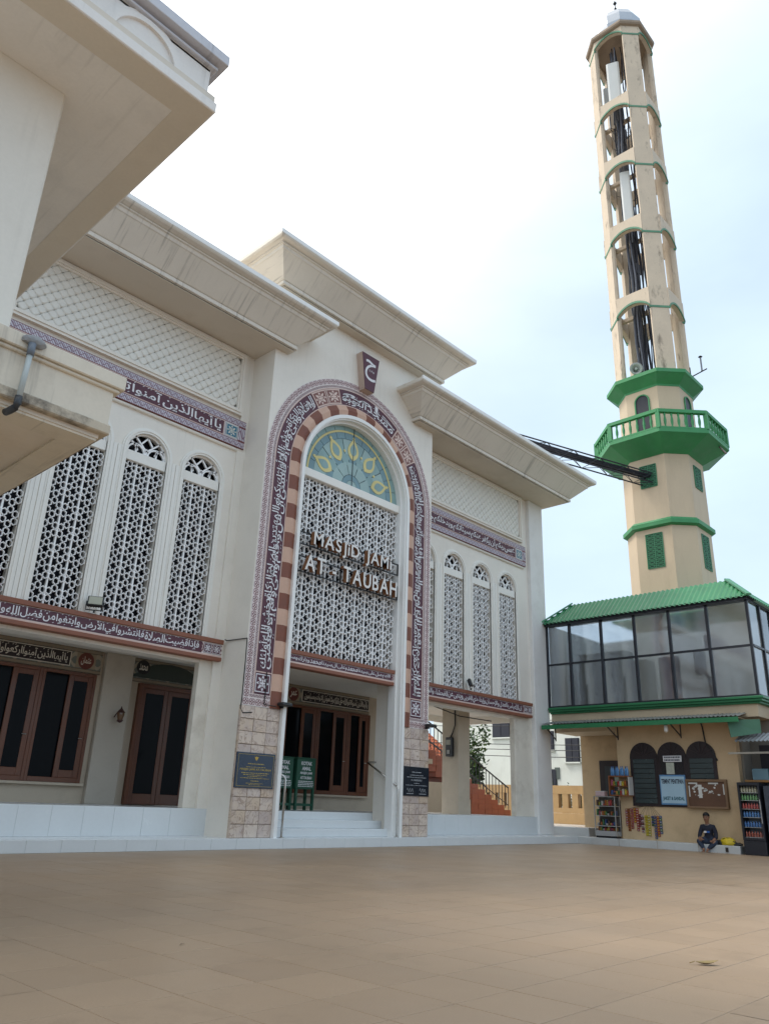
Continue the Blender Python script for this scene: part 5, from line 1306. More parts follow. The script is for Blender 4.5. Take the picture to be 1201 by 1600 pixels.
ob('board', B().cbox(KX-.075, KX-.055, 10.03, 10.60, 2.42, 2.60, .004), M('sign_white', (.66, .66, .68), .4, .04, 3, 30), ws)
bb = B(); r = random.Random(9)
for z in (2.53, 2.45):
    y = 10.56
    while y > 10.08:
        L = r.uniform(.02, .05); bb.box(KX-.078, KX-.074, y-L, y, z, z+.045); y -= L+.014
ob('lettering', bb, MATS['sign_ink'], ws, kind='stuff')
solo(ob('paper_notice', B().cbox(KX-.062, KX-.055, 10.28, 10.53, 2.07, 2.40, .002), M('notice_paper', (.42, .44, .37), .7, .2, 14, 90, bump=0)), 'sheet of pale printed paper taped below the small white sign', 'notice')
nb = thing('notice_board', 'weathered brown notice board with torn paper scraps on the shop front', 'notice board', (KX, 9.36, 1.14))
bwood = M('board_wood', (.115, .055, .03), .6, .25, 2.5, 40, dirt=(.05, .025, .015), dirtamt=.5); fwood = M('board_frame_wood', (.20, .12, .065), .6, .2, 2.5, 40)
ob('panel', B().box(KX-.10, KX-.01, 8.84, 9.90, 1.19, 1.86), bwood, nb)
for a in ((8.78, 9.96, 1.86, 1.93), (8.78, 9.96, 1.13, 1.19)): ob('frame_rail', B().cbox(KX-.14, KX, *a, .006), fwood, nb)
for a in ((8.78, 8.84, 1.19, 1.86), (9.90, 9.96, 1.19, 1.86)): ob('frame_stile', B().cbox(KX-.138, KX, *a, .006), fwood, nb)
r = random.Random(21); pm = M('torn_paper', (.60, .60, .57), .8, .08, 8, 60, bump=0); sc = B()
for k in range(24):
    y = r.uniform(9.0, 9.78); z = r.uniform(1.48, 1.80); s = r.uniform(.015, .05)
    P = [(y+s*cos(a)*r.uniform(.5, 1.3), z+s*.8*sin(a)*r.uniform(.4, 1.2)) for a in [2*pi*i/6 for i in range(6)]]
    sc.extr(P, lambda u, v: (KX-.104, u, v), lambda u, v: (KX-.10, u, v))
ob('paper_scraps', sc, pm, nb, kind='stuff')
for a in ((9.5, 9.60, 1.42, 1.78), (9.62, 9.88, 1.80, 1.84), (9.02, 9.30, 1.80, 1.84), (9.85, 9.885, 1.45, 1.75), (8.86, 8.89, 1.52, 1.80)): ob('paper_strip', B().box(KX-.106, KX-.10, *a), pm, nb)

# display case of snacks
al = M('aluminium', (.50, .50, .49), .35, .05, 4, 40, metal=.8); clear = glassy('case_glass', (.08, .09, .09), .08, .5)
dc = thing('display_case', 'aluminium and glass snack case standing on the kerb beside the shop door', 'display case', (23.55, 12.5, .2))
cx0, cx1, cy0_, cy1_ = 23.36, 23.68, 12.14, 12.86
fb = B()
for x in (cx0, cx1-.025):
    for y in (cy0_, cy1_-.025): fb.box(x, x+.025, y, y+.025, .26, 1.40)
for z in (.26, .53, .82, 1.10, 1.375):
    fb.box(cx0+.002, cx0+.022, cy0_+.025, cy1_-.025, z, z+.022); fb.box(cx0+.025, cx1-.025, cy0_+.002, cy0_+.022, z, z+.022)
ob('case_frame', fb, al, dc); ob('case_back', B().box(cx1-.01, cx1, cy0_+.03, cy1_-.03, .28, 1.38), M('case_back', (.10, .09, .08), .7, .1, 3, 30), dc)
ob('case_base', B().box(cx0+.02, cx1, cy0_+.02, cy1_-.02, .2, .26), black_m, dc); ob('case_plinth', B().box(cx0+.003, cx1-.02, cy0_+.03, cy1_-.03, .283, .40), M('case_plinth_grey', (.33, .33, .33), .5, .06, 3, 30), dc)
PAL = [(.30, .03, .025), (.33, .20, .035), (.03, .07, .20), (.30, .085, .015), (.40, .38, .34), (.04, .12, .04), (.30, .06, .10), (.07, .03, .018), (.42, .33, .03)]
def pmat(i): return M('wrapper_%s' % ('red', 'amber', 'blue', 'orange', 'white', 'green', 'pink', 'brown', 'yellow')[i], PAL[i], .3, .2, 22, 60, spec=.6, bump=0)
r = random.Random(4)
for si, z in enumerate((.405, .555, .845, 1.125)):
    ob('case_shelf', B().box(cx0+.03, cx1-.012, cy0_+.03, cy1_-.03, z-.012, z-.004), clear, dc)
    for ci in range(11):
        b = B(); y = cy0_+.04+ci*.058; hgt = r.uniform(.06, .19)
        b.cbox(cx0+.05+r.random()*.05, cx0+.16+r.random()*.08, y, y+r.uniform(.035, .053), z, z+hgt, .012); ob('packet', b, pmat((1, 8, 3, 7, 0, 4, 2, 6, 5)[(ci*2+si*3+r.randrange(2)) % 9]), dc)
bx_ = thing('carton', 'small pink and white carton on top of the snack case', 'carton', (23.5, 12.62, 1.4))
ob('box', B().cbox(23.40, 23.62, 12.50, 12.80, 1.40, 1.53, .006), M('carton_pink', (.50, .36, .37), .6, .1, 8, 40), bx_); ob('lid', B().cbox(23.395, 23.625, 12.495, 12.805, 1.53, 1.555, .004), M('carton_white', (.55, .50, .50), .6, .05, 6, 40), bx_)
solo(ob('black_crate', B().cbox(23.42, 23.66, 12.12, 12.36, 1.402, 1.53, .01), M('crate_black', (.02, .022, .03), .5, .1, 4, 40)), 'dark plastic crate on the snack case under the bottle shelf', 'crate')
sh = thing('wall_shelf', 'wooden wall shelf of small snacks under the blue water bottles', 'shelf', (23.55, 11.97, 1.4))
sw = M('shelf_wood', (.24, .085, .03), .5, .2, 3, 40)
ob('top', B().cbox(23.38, 23.70, 11.64, 12.32, 1.98, 2.01, .004), sw, sh); ob('bottom', B().cbox(23.38, 23.70, 11.64, 12.32, 1.42, 1.45, .004), sw, sh)
ob('side', B().box(23.385, 23.70, 11.64, 11.665, 1.45, 1.98), M('shelf_white', (.55, .53, .5), .5, .05, 3, 40), sh); ob('side', B().box(23.385, 23.70, 12.295, 12.32, 1.45, 1.98), sw, sh); ob('divider', B().box(23.40, 23.70, 11.668, 12.292, 1.70, 1.715), sw, sh)
for k in range(16):
    b = B(); y = 11.69+(k % 8)*.074; z = 1.45 if k < 8 else 1.716; b.cbox(23.40+r.random()*.03, 23.5, y, y+.06, z, z+r.uniform(.10, .18), .01); ob('snack', b, pmat((k*5+3) % 9), sh)
bot_m = glassy('water_blue', (.07, .22, .46), .12, .6)
bot = B().lathe((0, 0, 0), [(.036, 0), (.04, .02), (.038, .08), (.041, .10), (.038, .16), (.03, .20), (.014, .235), (.014, .26)], 10).mesh('water_bottle', bot_m, smooth=True)
for k in range(8):
    y = 11.70+.078*k
    o = ob('water_bottle', bot, loc=(23.45+.05*(k % 2), y, 2.011)); solo(o, ('rightmost', 'second from right', 'third from right', 'fourth from right', 'fourth from left', 'third from left', 'second from left', 'leftmost')[k]+' blue water bottle in the row on top of the wooden wall shelf', 'bottle', 'blue water bottles in a row on the wall shelf')
    ob('cap', B().lathe((23.45+.05*(k % 2), y, 2.27), [(.017, 0), (.017, .022)], 8), M('cap_navy', (.03, .06, .2), .4, .05, 4, 30), o)
# hanging sachet strips
SN = [(11.93, 1.06, 7, 6), (11.86, 1.07, 9, 3), (11.76, 1.06, 8, 6), (11.66, 1.09, 6, 3), (11.58, 1.08, 9, 0), (11.50, .92, 5, 7), (11.43, .90, 7, 7), (11.31, .89, 8, 8), (11.22, .89, 8, 8), (11.10, .88, 4, 5), (11.03, .89, 9, 2), (10.94, .88, 8, 0), (10.86, .89, 7, 5)]
CN = ['red', 'amber', 'blue', 'orange', 'white', 'green', 'pink', 'brown', 'yellow']
ORD = ['first', 'second', 'third', 'fourth', 'fifth', 'sixth', 'seventh', 'eighth', 'ninth', 'tenth', 'eleventh', 'twelfth', 'last']
for k, (y, zt, n, c) in enumerate(SN):
    s = thing('sachet_strip', '%s hanging strip of %s snack sachets, counted from the snack case' % (ORD[k], CN[c]), 'snack strip', (KX-.03, y, zt), 'snack sachet strips hanging on the shop front')
    hh = .072; b = B(); b.cur = 0
    for j in range(n):
        z1 = zt-j*hh; z0 = z1-hh+.004; w_ = .078; dx = -.02-.008*sin(j*1.9+k)
        rows = []
        for zz, th in ((z0, .002), (z0+hh*.22, .014), (z0+hh*.5, .018), (z0+hh*.78, .013), (z1, .002)):
            rows.append([(KX+dx-th, y-w_/2, zz), (KX+dx-th*1.05, y, zz), (KX+dx-th, y+w_/2, zz), (KX+dx+.004, y+w_/2, zz), (KX+dx+.004, y-w_/2, zz)])
        b.cur = 1 if (j % 2 == 0 and k % 3 == 0) else 0
        b.loft(rows); b.cur = 2; zc = (z0+z1)/2
        b.quad((KX+dx-.0205, y-.025, zc-.012), (KX+dx-.0205, y+.022, zc-.012), (KX+dx-.0205, y+.022, zc+.014), (KX+dx-.0205, y-.025, zc+.014))
    ob('sachets', b, [pmat(c), pmat((c+6) % 9), pmat((4, 7, 1, 8)[k % 4] if c not in (7,) else 6)], s)
    ob('string', B().tube([(KX-.015, y, zt-.01), (KX-.012, 11.2+.3*(y-11.2), 1.16)], .003, 4), wire_m, s)

# drinks fridge
fr = thing('drinks_fridge', 'black upright drinks fridge with glass door at the right of the shop front', 'fridge', (23.4, 8.03, 0))
fx, fy0, fy1, fz = 23.10, 7.74, 8.32, 1.84
fbm = M('fridge_black', (.014, .015, .022), .35, .1, 3, 40)
ob('base', B().cbox(fx, 23.72, fy0, fy1, .0, .36, .012), fbm, fr); ob('back', B().box(23.62, 23.72, fy0, fy1, .36, fz), fbm, fr); ob('top', B().cbox(fx+.02, 23.62, fy0, fy1, fz-.09, fz, .01), fbm, fr)
ob('side', B().box(fx+.04, 23.62, fy1-.035, fy1, .36, fz-.09), fbm, fr); ob('side', B().box(fx+.04, 23.62, fy0, fy0+.035, .36, fz-.09), fbm, fr)
ob('lining', B().box(23.60, 23.619, fy0+.036, fy1-.036, .36, fz-.09), M('fridge_lining', (.30, .33, .37), .5, .05, 3, 30), fr)
b = B(); w_ = .05
b.box(fx, fx+.035, fy0, fy0+w_, .37, fz-.01); b.box(fx, fx+.035, fy1-w_, fy1, .37, fz-.01); b.box(fx+.001, fx+.034, fy0+w_, fy1-w_, .37, .43); b.box(fx+.001, fx+.034, fy0+w_, fy1-w_, fz-.07, fz-.01)
ob('door_frame', b, fbm, fr); ob('door_handle', B().box(fx-.03, fx, fy0+.01, fy0+.03, .8, 1.4), al, fr)
shz = [.45, .70, .95, 1.16, 1.38, 1.58]; cols = [0, 2, 2, 0, 5, 4, 7]
bcol = [(.30, .08, .05), (.05, .14, .34), (.06, .17, .38), (.35, .06, .05), (.12, .28, .10), (.45, .42, .30)]
for k, z in enumerate(shz):
    ob('rack', B().box(fx+.06, 23.6, fy0+.04, fy1-.04, z-.015, z-.003), al, fr)
    for i in range(7):
        y = fy0+.07+i*.073; hgt = .15
        ob('drink_bottle', B().lathe((fx+.12, y, z), [(.027, 0), (.03, .01), (.03, hgt*.6), (.012, hgt*.85), (.012, hgt)], 8), M('drink_%s' % ('cola', 'water', 'aqua', 'tea', 'lime', 'milk')[k], bcol[k], .15, .15, 12, 60, bump=0), fr)
# stall beside the fridge: canopy sheet, counter and goods
st = thing('market_stall', 'dim stall with sheet metal canopy at the right edge behind the fridge', 'stall', (23.9, 7.2, 0))
b = B(); corrug(b, (22.9, 8.2, 2.90), (22.9, 5.2, 2.90), (23.7, 8.2, 3.18), (23.7, 5.2, 3.18), (-.3, 0, 1), .11, .018); ob('canopy_sheet', b, M('galvanised_sheet', (.26, .28, .30), .35, .1, 1, 30, metal=.5), st, smooth=True)
ob('green_valance', B().add([(22.95, 8.32, 3.5), (23.3, 7.55, 3.52), (23.3, 7.55, 3.15), (22.93, 8.25, 3.02), (23.0, 8.34, 3.5), (23.34, 7.58, 3.52), (23.34, 7.58, 3.15), (22.97, 8.28, 3.02)], [(0, 1, 2, 3), (7, 6, 5, 4), (0, 4, 5, 1), (1, 5, 6, 2), (2, 6, 7, 3), (3, 7, 4, 0)]), M('valance_green', (.05, .15, .09), .5, .15, 2, 30), st)
ob('cross_bar', B().bar((23.05, 8.42, 2.60), (23.05, 5.3, 2.62), .05), M('bar_grey', (.30, .28, .24), .5, .1, 3, 30), st)
ob('back_panel', B().box(24.3, 24.36, 5.0, 8.0, .0, 2.9), M('stall_dark', (.02, .02, .028), .7, .2, 2, 30), st)
ob('counter', B().cbox(23.75, 24.25, 5.2, 8.1, 0, 1.86, .01), M('counter_dark', (.035, .04, .05), .5, .3, 2, 20), st); ob('counter_top', B().cbox(23.55, 24.28, 5.2, 8.25, 1.86, 1.92, .01), M('counter_orange', (.33, .16, .05), .5, .2, 3, 30), st)
solo(ob('glass_box', B().cbox(23.62, 23.9, 7.62, 8.05, 1.92, 2.22, .01), glassy('box_blue_grey', (.13, .24, .30), .2)), 'bluish see-through box on the stall counter above the fridge', 'box')
solo(ob('blue_box', B().cbox(23.6, 23.9, 7.05, 7.52, 2.05, 2.38, .01), M('box_blue', (.05, .23, .42), .5, .3, 6, 40)), 'bright blue printed box at the right edge above the stall counter', 'box')
solo(ob('side_cabinet', B().cbox(23.15, 23.7, 7.0, 7.66, 0, 1.75, .01), M('cabinet_navy', (.04, .05, .07), .35, .5, 4, 20)), 'dark cabinet edge at the right border beside the fridge', 'cabinet')

# ------------------------------------------------------------------ seated person
def skin_mesh(verts, edges, rad, root=0, sub=2):
    me = bpy.data.meshes.new('sk'); me.from_pydata(verts, edges, []); o = bpy.data.objects.new('sk', me); COL.objects.link(o)
    m = o.modifiers.new('s', 'SKIN'); m.use_smooth_shade = True
    for i, rr in enumerate(rad):
        me.skin_vertices[0].data[i].radius = rr if isinstance(rr, tuple) else (rr, rr); me.skin_vertices[0].data[i].use_root = (i == root)
    s = o.modifiers.new('d', 'SUBSURF'); s.levels = s.render_levels = sub
    dg = bpy.context.evaluated_depsgraph_get(); out_me = bpy.data.meshes.new_from_object(o.evaluated_get(dg)); bpy.data.objects.remove(o); return out_me
PXp, PYp = 23.34, 9.36
pe = thing('person', 'person in a navy sweatshirt and jeans sitting barefoot on the shop kerb', 'person', (PXp+.08, PYp, .2))
V = [(.12, 0, .31), (.10, 0, .43), (.06, 0, .55), (.045, 0, .655), (.04, 0, .72), (.025, 0, .77), (.005, 0, .83), (.0, 0, .90), (.008, 0, .965),   # 0-8 pelvis..crown
     (.05, .155, .655), (.03, .215, .50), (-.03, .235, .385), (-.13, .15, .34), (-.17, .11, .325),         # 9-13 left arm (Y+)
     (.05, -.155, .655), (.03, -.215, .50), (-.02, -.235, .375), (-.14, -.20, .315), (-.18, -.185, .295),      # 14-18 right arm
     (.08, .10, .29), (-.10, .245, .285), (-.19, .11, .15), (-.235, .055, .075), (-.30, .05, .045),     # 19-23 left leg
     (.08, -.10, .29), (-.10, -.255, .275), (-.18, -.11, .14), (-.22, -.045, .075), (-.29, -.05, .045)]     # 24-28 right leg
Ed = [(i, i+1) for i in range(8)]+[(3, 9), (9, 10), (10, 11), (11, 12), (12, 13), (3, 14), (14, 15), (15, 16), (16, 17), (17, 18), (0, 19), (19, 20), (20, 21), (21, 22), (22, 23), (0, 24), (24, 25), (25, 26), (26, 27), (27, 28)]
Rd = [(.135, .12), (.13, .105), (.145, .11), (.13, .09), (.055, .05), (.05, .05), (.074, .080), (.088, .098), (.06, .065),
      .072, .062, .052, .034, .034, .072, .062, .052, .034, .034, .10, .082, .062, .038, .028, .10, .082, .062, .038, .028]
def pw(p): return (PXp+p[0], PYp+p[1], p[2])
skinm = M('skin', (.27, .135, .08), .5, .06, 12, 60, bump=0); navy = M('navy_sweatshirt', (.014, .017, .032), .85, .15, 10, 80); jean = M('jeans', (.022, .034, .062), .85, .2, 10, 80)
bm_ = skin_mesh([pw(p) for p in V], Ed, Rd, 0, 2)
for m_ in (skinm, navy, jean): bm_.materials.append(m_)
for p in bm_.polygons:
    x, y, z = p.center; x -= PXp; y -= PYp
    best = min(range(len(Ed)), key=lambda e: min((Vector((x, y, z))-Vector(V[Ed[e][0]]).lerp(Vector(V[Ed[e][1]]), k/4)).length for k in range(5)))
    a, c = Ed[best]
    if a in (4, 5, 6, 7) or c in (5, 6, 7, 8): mi = 0 if z > .715 else 1
    elif c in (13, 18) or (c in (12, 17) and x < -.11): mi = 0
    elif c in (23, 28) or (c in (22, 27) and z < .085): mi = 0
    elif a in (0,) and c in (19, 24): mi = 2
    elif c in (20, 21, 22, 25, 26, 27): mi = 2
    else: mi = 1 if z > .30 else 2
    p.material_index = mi; p.use_smooth = True
body = ob('body', bm_, parent=pe)
hairm = M('black_hair', (.008, .007, .007), .7, .2, 30, 80)
h = bmesh.new(); bmesh.ops.create_icosphere(h, subdivisions=3, radius=1)
for v in h.verts: v.co = Vector((PXp+.016+v.co.x*.100, PYp+v.co.y*.092, .948+v.co.z*.092))
bmesh.ops.delete(h, geom=[v for v in h.verts if v.co.z < .935 and v.co.x < PXp-.015 or v.co.z < .875], context='VERTS'); ob('hair', B().bm(h), hairm, body, smooth=True)
for s_ in (-1, 1):
    ob('ear', B().lathe((PXp+.012, PYp+s_*.083, .875), [(.004, 0), (.015, .012), (.017, .03), (.012, .048), (.004, .055)], 8), skinm, body, smooth=True)
    ob('eye', B().box(PXp-.084, PXp-.076, PYp+s_*.032-.014, PYp+s_*.032+.014, .893, .901), hairm, body); ob('eyebrow', B().box(PXp-.083, PXp-.072, PYp+s_*.034-.02, PYp+s_*.034+.02, .913, .920), hairm, body)
ob('nose', B().loft([[(PXp-.072, PYp-.006, .905), (PXp-.072, PYp+.006, .905), (PXp-.082, PYp, .905)], [(PXp-.074, PYp-.017, .862), (PXp-.074, PYp+.017, .862), (PXp-.103, PYp, .866)]]), skinm, body); ob('mouth', B().box(PXp-.086, PXp-.07, PYp-.022, PYp+.022, .838, .845), M('lips', (.16, .06, .05), .5, .1, 9, 60), body)
cl = [(PXp+.04+.066*cos(a)-.012, PYp+.068*sin(a), .722-.028*(-cos(a) > .2)*(-cos(a))) for a in [2*pi*i/16 for i in range(17)]]; ob('collar', B().tube(cl, .008, 6), M('collar_grey', (.25, .22, .20), .8, .1, 9, 60), body)
# chest print following the sweatshirt
for y0_, y1_, mt in ((.0, .10, M('print_blue', (.03, .11, .38), .7, .1, 9, 60)), (-.0, -.0, None)):
    if mt: ob('chest_print', B().loft([[(PXp-.083+.15*abs(y)**1.6, PYp-y-.0, z) for y in (.01, .05, .09)]+[(PXp-.078+.15*abs(y)**1.6, PYp-y, z) for y in (.09, .05, .01)] for z in (.495, .545)]), mt, body)
ob('chest_print', B().loft([[(PXp-.083+.15*abs(y)**1.6, PYp+y, z) for y in (.07, .035, .0)]+[(PXp-.078+.15*abs(y)**1.6, PYp+y, z) for y in (.0, .035, .07)] for z in (.495, .545)]), M('print_white', (.62, .63, .65), .7, .05, 9, 60), body)
# fingers and toes
for hx, hy, hz, s_ in ((-.185, .10, .318, 1), (-.195, -.18, .288, -1)):
    for k in range(4):
        y = hy+(k-1.5)*.019; L = (.055, .066, .062, .048)[k]
        ob('finger', B().tube([pw((hx+.01, y, hz+.012)), pw((hx-L*.55, y+.002*k, hz+.012)), pw((hx-L*.9, y, hz-.012)), pw((hx-L, y, hz-.03))], [.0095, .009, .008, .006], 6), skinm, body, smooth=True)
    ob('thumb', B().tube([pw((hx+.02, hy-s_*.03, hz)), pw((hx-.01, hy-s_*.05, hz)), pw((hx-.035, hy-s_*.052, hz-.008))], [.011, .010, .007], 6), skinm, body, smooth=True)
for fx_, fy_ in ((-.30, .05), (-.29, -.05)):
    for k in range(5): ob('toe', B().tube([pw((fx_+.0, fy_+(k-2)*.015, .03)), pw((fx_-.035+abs(k-1)*.006, fy_+(k-2)*.016, .012))], [.009, .008], 6), skinm, body, smooth=True)
# bag on the kerb
bg_ = thing('bag', 'crumpled yellow and black bag lying on the kerb beside the seated person', 'bag', (23.42, 8.78, .2))
def lump(cx, cy, cz, sx, sy, sz, seed, name, mat):
    h = bmesh.new(); bmesh.ops.create_icosphere(h, subdivisions=3, radius=1)
    for v in h.verts:
        k = 1+.28*mnoise.noise(v.co*2.1+Vector((seed, 0, 0)))+.10*mnoise.noise(v.co*6+Vector((0, seed, 0))); v.co = Vector((cx+v.co.x*sx*k, cy+v.co.y*sy*k, max(.2, cz+v.co.z*sz*k)))
    ob(name, B().bm(h), mat, bg_, smooth=True)
lump(23.40, 8.84, .27, .12, .21, .13, 3, 'yellow_body', M('bag_yellow', (.62, .46, .02), .55, .1, 8, 40)); lump(23.43, 9.05, .25, .09, .10, .08, 7, 'black_pouch', black_m); lump(23.43, 8.62, .235, .08, .16, .05, 9, 'black_end', black_m)
ob('strap', B().tube([(23.38, 9.05, .27), (23.36, 8.95, .36), (23.36, 8.85, .385), (23.36, 8.72, .33), (23.36, 8.55, .24), (23.35, 8.44, .215)], .014, 6), black_m, bg_)
cpn = solo(ob('cup', B().lathe((23.30, 8.50, .2), [(.02, 0), (.03, .05), (.032, .055)], 10), black_m), 'tiny dark cup at the end of the kerb beside the fridge', 'cup') if False else None

# ------------------------------------------------------------------ behind: stair, fence, houses, plants, wires
red_t = M('red_floor_tile', (.30, .075, .035), .4, .15, 4, 30, dirt=(.14, .04, .025), dirtamt=.4)
sb_ = thing('outdoor_stair', 'red tiled outdoor stair with black railing behind the porch', 'stair', (26, 19.4, 0))
ns = 13; run, rise = .43, .18
for k in range(ns):
    x1 = 27.76-k*run; z1 = .80+(k+1)*rise-.1
    ob('step', B().cbox(x1-run if k < ns-1 else x1-1.2, x1, 19.0, 20.1, (.2 if k < 6 else z1-.75), z1, .006), red_t, sb_)
    for q in range(1, 5 if k < 6 else 4):
        if z1-q*.18 > .25: ob('side_tile', B().cbox(x1-run+.004, x1-.004, 18.985, 19.002, z1-q*.18+.004, z1-(q-1)*.18-.004, .004), red_t, sb_)
ob('under_wall', B().box(21.4, 25.2, 19.03, 20.05, .15, 1.75), beige, sb_)
ob('landing_slab', B().box(19.5, 22.6, 18.8, 21.5, 2.35, 2.52), beige, sb_)
for yy in (19.02, 20.08):
    ob('handrail', B().tube([(27.66, yy, 1.72), (22.2, yy, 1.72+.18/.43*5.46)], .03, 8), black_m, sb_); ob('lower_rail', B().tube([(27.66, yy, 1.05), (22.2, yy, 1.05+.18/.43*5.46)], .016, 6), black_m, sb_)
    for k in range(26):
        x = 27.66-k*.215; z = .86+(27.66-x)*.18/.43; ob('baluster', B().bar((x, yy, z), (x, yy, z+.88), .022), black_m, sb_)
fen = thing('yellow_fence', 'low yellow wall with narrow slots between the mosque corner and the shop', 'wall', (29, 19, 0))
fm = M('fence_yellow', (.46, .30, .14), .65, .08, .9, 25, dirt=(.22, .13, .06), dirtamt=.35)
ob('base', B().cbox(28.92, 29.2, 14.3, 26, 0, .84, .01), fm, fen); ob('mid_wall', B().box(28.95, 29.2, 14.3, 26, .845, 1.04), fm, fen); ob('coping', B().box(28.95, 29.2, 14.3, 26, 1.56, 1.88), fm, fen)
ys = [16.45+.44*k for k in range(22)]
prev = 14.3
for y in ys: ob('pier', B().box(28.96, 29.19, prev, y, 1.04, 1.56), fm, fen); prev = y+.17
ob('pier', B().box(28.96, 29.19, prev, 26, 1.04, 1.56), fm, fen)
ob('yard_step', B().cbox(24.3, 28.9, 13.6, 19.0, -.04, .44, .01), floor_w, kind=None); bpy.data.objects['yard_step']['kind'] = 'structure'
ob('yard', B().box(23.2, 60, 13.4, 60, -.05, .0), M('yard_concrete', (.30, .29, .27), .8, .1, .6, 15), kind='structure')
wb = thing('white_house', 'white rendered house with dark shuttered windows behind the yellow wall', 'house', (44, 28, 0))
whm = M('house_white', (.70, .72, .66), .65, .05, .5, 20, streak=.2, dirt=(.48, .48, .40), dirtamt=.3)
ob('wall', B().box(42, 52, 18, 34.9, 0, 8.4), whm, wb); ob('roof', B().box(41.6, 52.4, 17.6, 35.3, 8.4, 8.6), MATS['cap_brown'], wb)
shut = M('shutter_navy', (.018, .020, .032), .5, .1, 2, 30)
for y0_, y1_, z0_, z1_ in ((28.63, 29.97, 5.12, 6.54), (23.82, 24.75, 3.6, 4.95), (25.5, 26.6, 4.3, 5.4), (25.4, 25.95, 1.9, 3.2), (21.2, 22.5, 5.1, 6.5)):
    o = ob('window', B().box(41.96, 42.0, y0_, y1_, z0_, z1_), shut, wb); ob('shutter', B().box(41.92, 41.96, y0_+.04, (y0_+y1_)/2-.02, z0_+.04, z1_-.04), shut, o); ob('shutter', B().box(41.92, 41.96, (y0_+y1_)/2+.02, y1_-.04, z0_+.04, z1_-.04), shut, o); ob('sill', B().box(41.85, 41.99, y0_-.06, y1_+.06, z0_-.08, z0_), whm, o)
ob('down_pipe', B().tube([(41.9, 23.55, .5), (41.9, 23.55, 5.0)], .10, 8), shut, wb)
for k in range(6):
    y = 28.3-k*.62; ob('vent_block', B().box(41.95, 42.0, y, y+.32, 2.65, 3.3), M('vent_grey', (.10, .12, .11), .7, .2, 3, 30), wb)
rh = thing('red_roof_house', 'house with orange-red tiled roof behind the stair', 'house', (36, 31, 0))
ob('wall', B().box(31, 35.9, 29.5, 36, 0, 3.5), whm, rh)
rt_m = M('roof_tile_red', (.42, .10, .03), .7, .18, 5, 30, dirt=(.16, .05, .03), dirtamt=.4)
b = B(); nrow, ncolr = 13, 40
for j in range(nrow):
    for i in range(20):
        x0_ = 30.6+i*.28; y0_ = 28.4+j*.27; z0_ = 3.5+j*.19
        b.add([(x0_, y0_, z0_+.03), (x0_+.14, y0_, z0_+.09), (x0_+.27, y0_, z0_+.03), (x0_, y0_+.3, z0_+.20), (x0_+.14, y0_+.3, z0_+.26), (x0_+.27, y0_+.3, z0_+.20), (x0_, y0_, z0_-.02), (x0_+.27, y0_, z0_-.02)], [(0, 1, 4, 3), (1, 2, 5, 4), (6, 7, 2, 1, 0)])
ob('roof_tiles', b, rt_m, rh, kind='stuff'); ob('ridge', B().tube([(30.6, 31.95, 6.05), (36.2, 31.95, 6.05)], .14, 8), rt_m, rh)
# plants
leaf_m = []
for nme, c in (('leaf_dark', (.028, .065, .018)), ('leaf_mid', (.05, .105, .025)), ('leaf_light', (.10, .16, .035))):
    leaf_m.append(M(nme, c, .5, .25, 6, 40, bump=0))
bark = M('bark', (.10, .07, .045), .85, .2, 5, 30)
def plant(x, y, z0, h, rx, n, seed, name, label, cat, ls=.13, grp=None, trunk=True):
    t = thing(name, label, cat, (x, y, z0), grp); r = random.Random(seed)
    if trunk:
        ob('trunk', B().tube([(x, y, z0), (x+.05, y, z0+h*.35), (x-.03, y+.05, z0+h*.7)], [.07, .05, .03], 8), bark, t)
        for k in range(5):
            a = r.uniform(0, 6.28); ob('branch', B().tube([(x, y, z0+h*(.35+.07*k)), (x+rx*.5*cos(a), y+rx*.5*sin(a), z0+h*(.5+.08*k))], [.03, .012], 5), bark, t)
    b = B(); cl = [(r.gauss(0, .45), r.gauss(0, .45), r.uniform(.4, 1)) for _ in range(10)]
    for i in range(n):
        c = cl[i % 10]; px = x+rx*(c[0]+r.gauss(0, .28)); py = y+rx*(c[1]+r.gauss(0, .28)); pz = z0+h*(c[2]+r.gauss(0, .10))
        if pz < z0: pz = z0+.1
        d = Vector((r.gauss(0, 1), r.gauss(0, 1), r.gauss(-.2, .6))).normalized(); s = d.cross(Vector((r.gauss(0, 1), r.gauss(0, 1), 1))).normalized(); L = ls*r.uniform(.7, 1.4); p = Vector((px, py, pz))
        b.cur = r.choice((0, 0, 1, 1, 2)); up_ = d.cross(s)*L*.12
        b.add([tuple(p), tuple(p+d*L*.5+s*L*.28+up_), tuple(p+d*L), tuple(p+d*L*.5-s*L*.28+up_)], [(0, 1, 2), (0, 2, 3)])
    ob('foliage', b.mesh('foliage', leaf_m, fixn=False), parent=t)
plant(31.2, 23.35, 0, 4.25, .42, 1100, 2, 'small_tree', 'small leafy tree behind the stair railing and porch column', 'tree', .2)
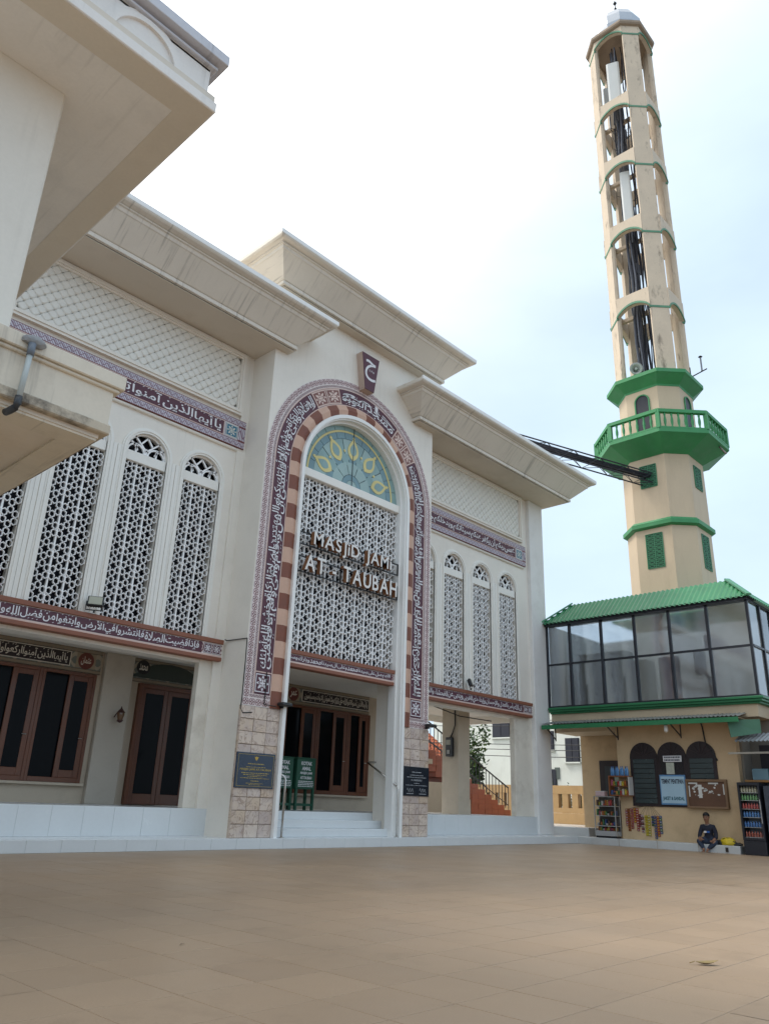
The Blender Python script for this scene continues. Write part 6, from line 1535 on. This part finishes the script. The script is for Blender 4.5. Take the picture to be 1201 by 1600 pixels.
for k, (x, y, h) in enumerate(((29.65, 16.9, 1.5), (29.7, 17.6, 1.6), (30.3, 20.1, 2.3), (30.3, 19.2, 2.1))):
    plant(x, y, 0, h, .32, 320, 20+k, 'potted_plant', ('green shrub seen through the slots near the shop end of the yellow wall', 'green shrub seen through the slots in the middle of the yellow wall', 'leafy shrub rising above the yellow wall beside the stair foot', 'leafy shrub rising above the yellow wall near the porch pier')[k], 'shrub', .16, 'shrubs behind the yellow wall', False)
for k, (z, sag, off) in enumerate(((6.3, .35, 0), (5.6, .15, .4), (5.35, .3, .1), (4.9, .1, .3), (4.0, .12, .2), (3.75, .1, .5), (3.55, .25, .0), (6.75, .3, .2))):
    p0 = Vector((36+off, 14, z-.12*k*.2)); p1 = Vector((34+off, 34, z+.5)); pts = [tuple(p0.lerp(p1, i/12)-Vector((0, 0, sag*4*(i/12)*(1-i/12)))) for i in range(13)]
    solo(ob('overhead_wire', B().tube(pts, .018, 4), wire_m), ('second highest', 'third highest', 'fourth highest', 'fifth highest', 'sixth highest', 'seventh highest', 'lowest', 'highest')[k]+' thin black overhead wire crossing in front of the white house', 'wire', 'overhead wires in front of the white house')

# ------------------------------------------------------------------ leaf on the plaza
lf = bmesh.new(); g = []
for i in range(9):
    t_ = i/8; wv = .030*sin(pi*t_)**.8; cz = .004+.022*(t_-.5)**2*4+.01*t_
    g.append([(-.085+.17*t_, -wv, cz+.012*sin(pi*t_)), (-.085+.17*t_, 0, cz), (-.085+.17*t_, wv, cz+.016*sin(pi*t_))])
lf.free(); b = B(); b.loft(g, False, False); b.tube([(-.085, 0, .024), (-.12, .008, .012)], .003, 5)
dl = ob('fallen_leaf', b, M('dry_leaf', (.26, .19, .075), .6, .3, 20, 60, bump=0), loc=(5.89, 2.46, -.003), rz=-.75, smooth=True); solo(dl, 'dry yellowish leaf lying alone on the plaza tiles', 'leaf')
b2 = B().add([(-.03, 0, .004), (0, -.008, .008), (.035, 0, .004), (0, .009, .006)], [(0, 1, 2), (0, 2, 3)])
o = ob('twig', b2, M('dry_bit', (.05, .035, .02), .8, .2, 9, 40), loc=(3.43, 5.05, .002), rz=.4); solo(o, 'tiny dark dry scrap on the plaza left of the middle', 'litter')
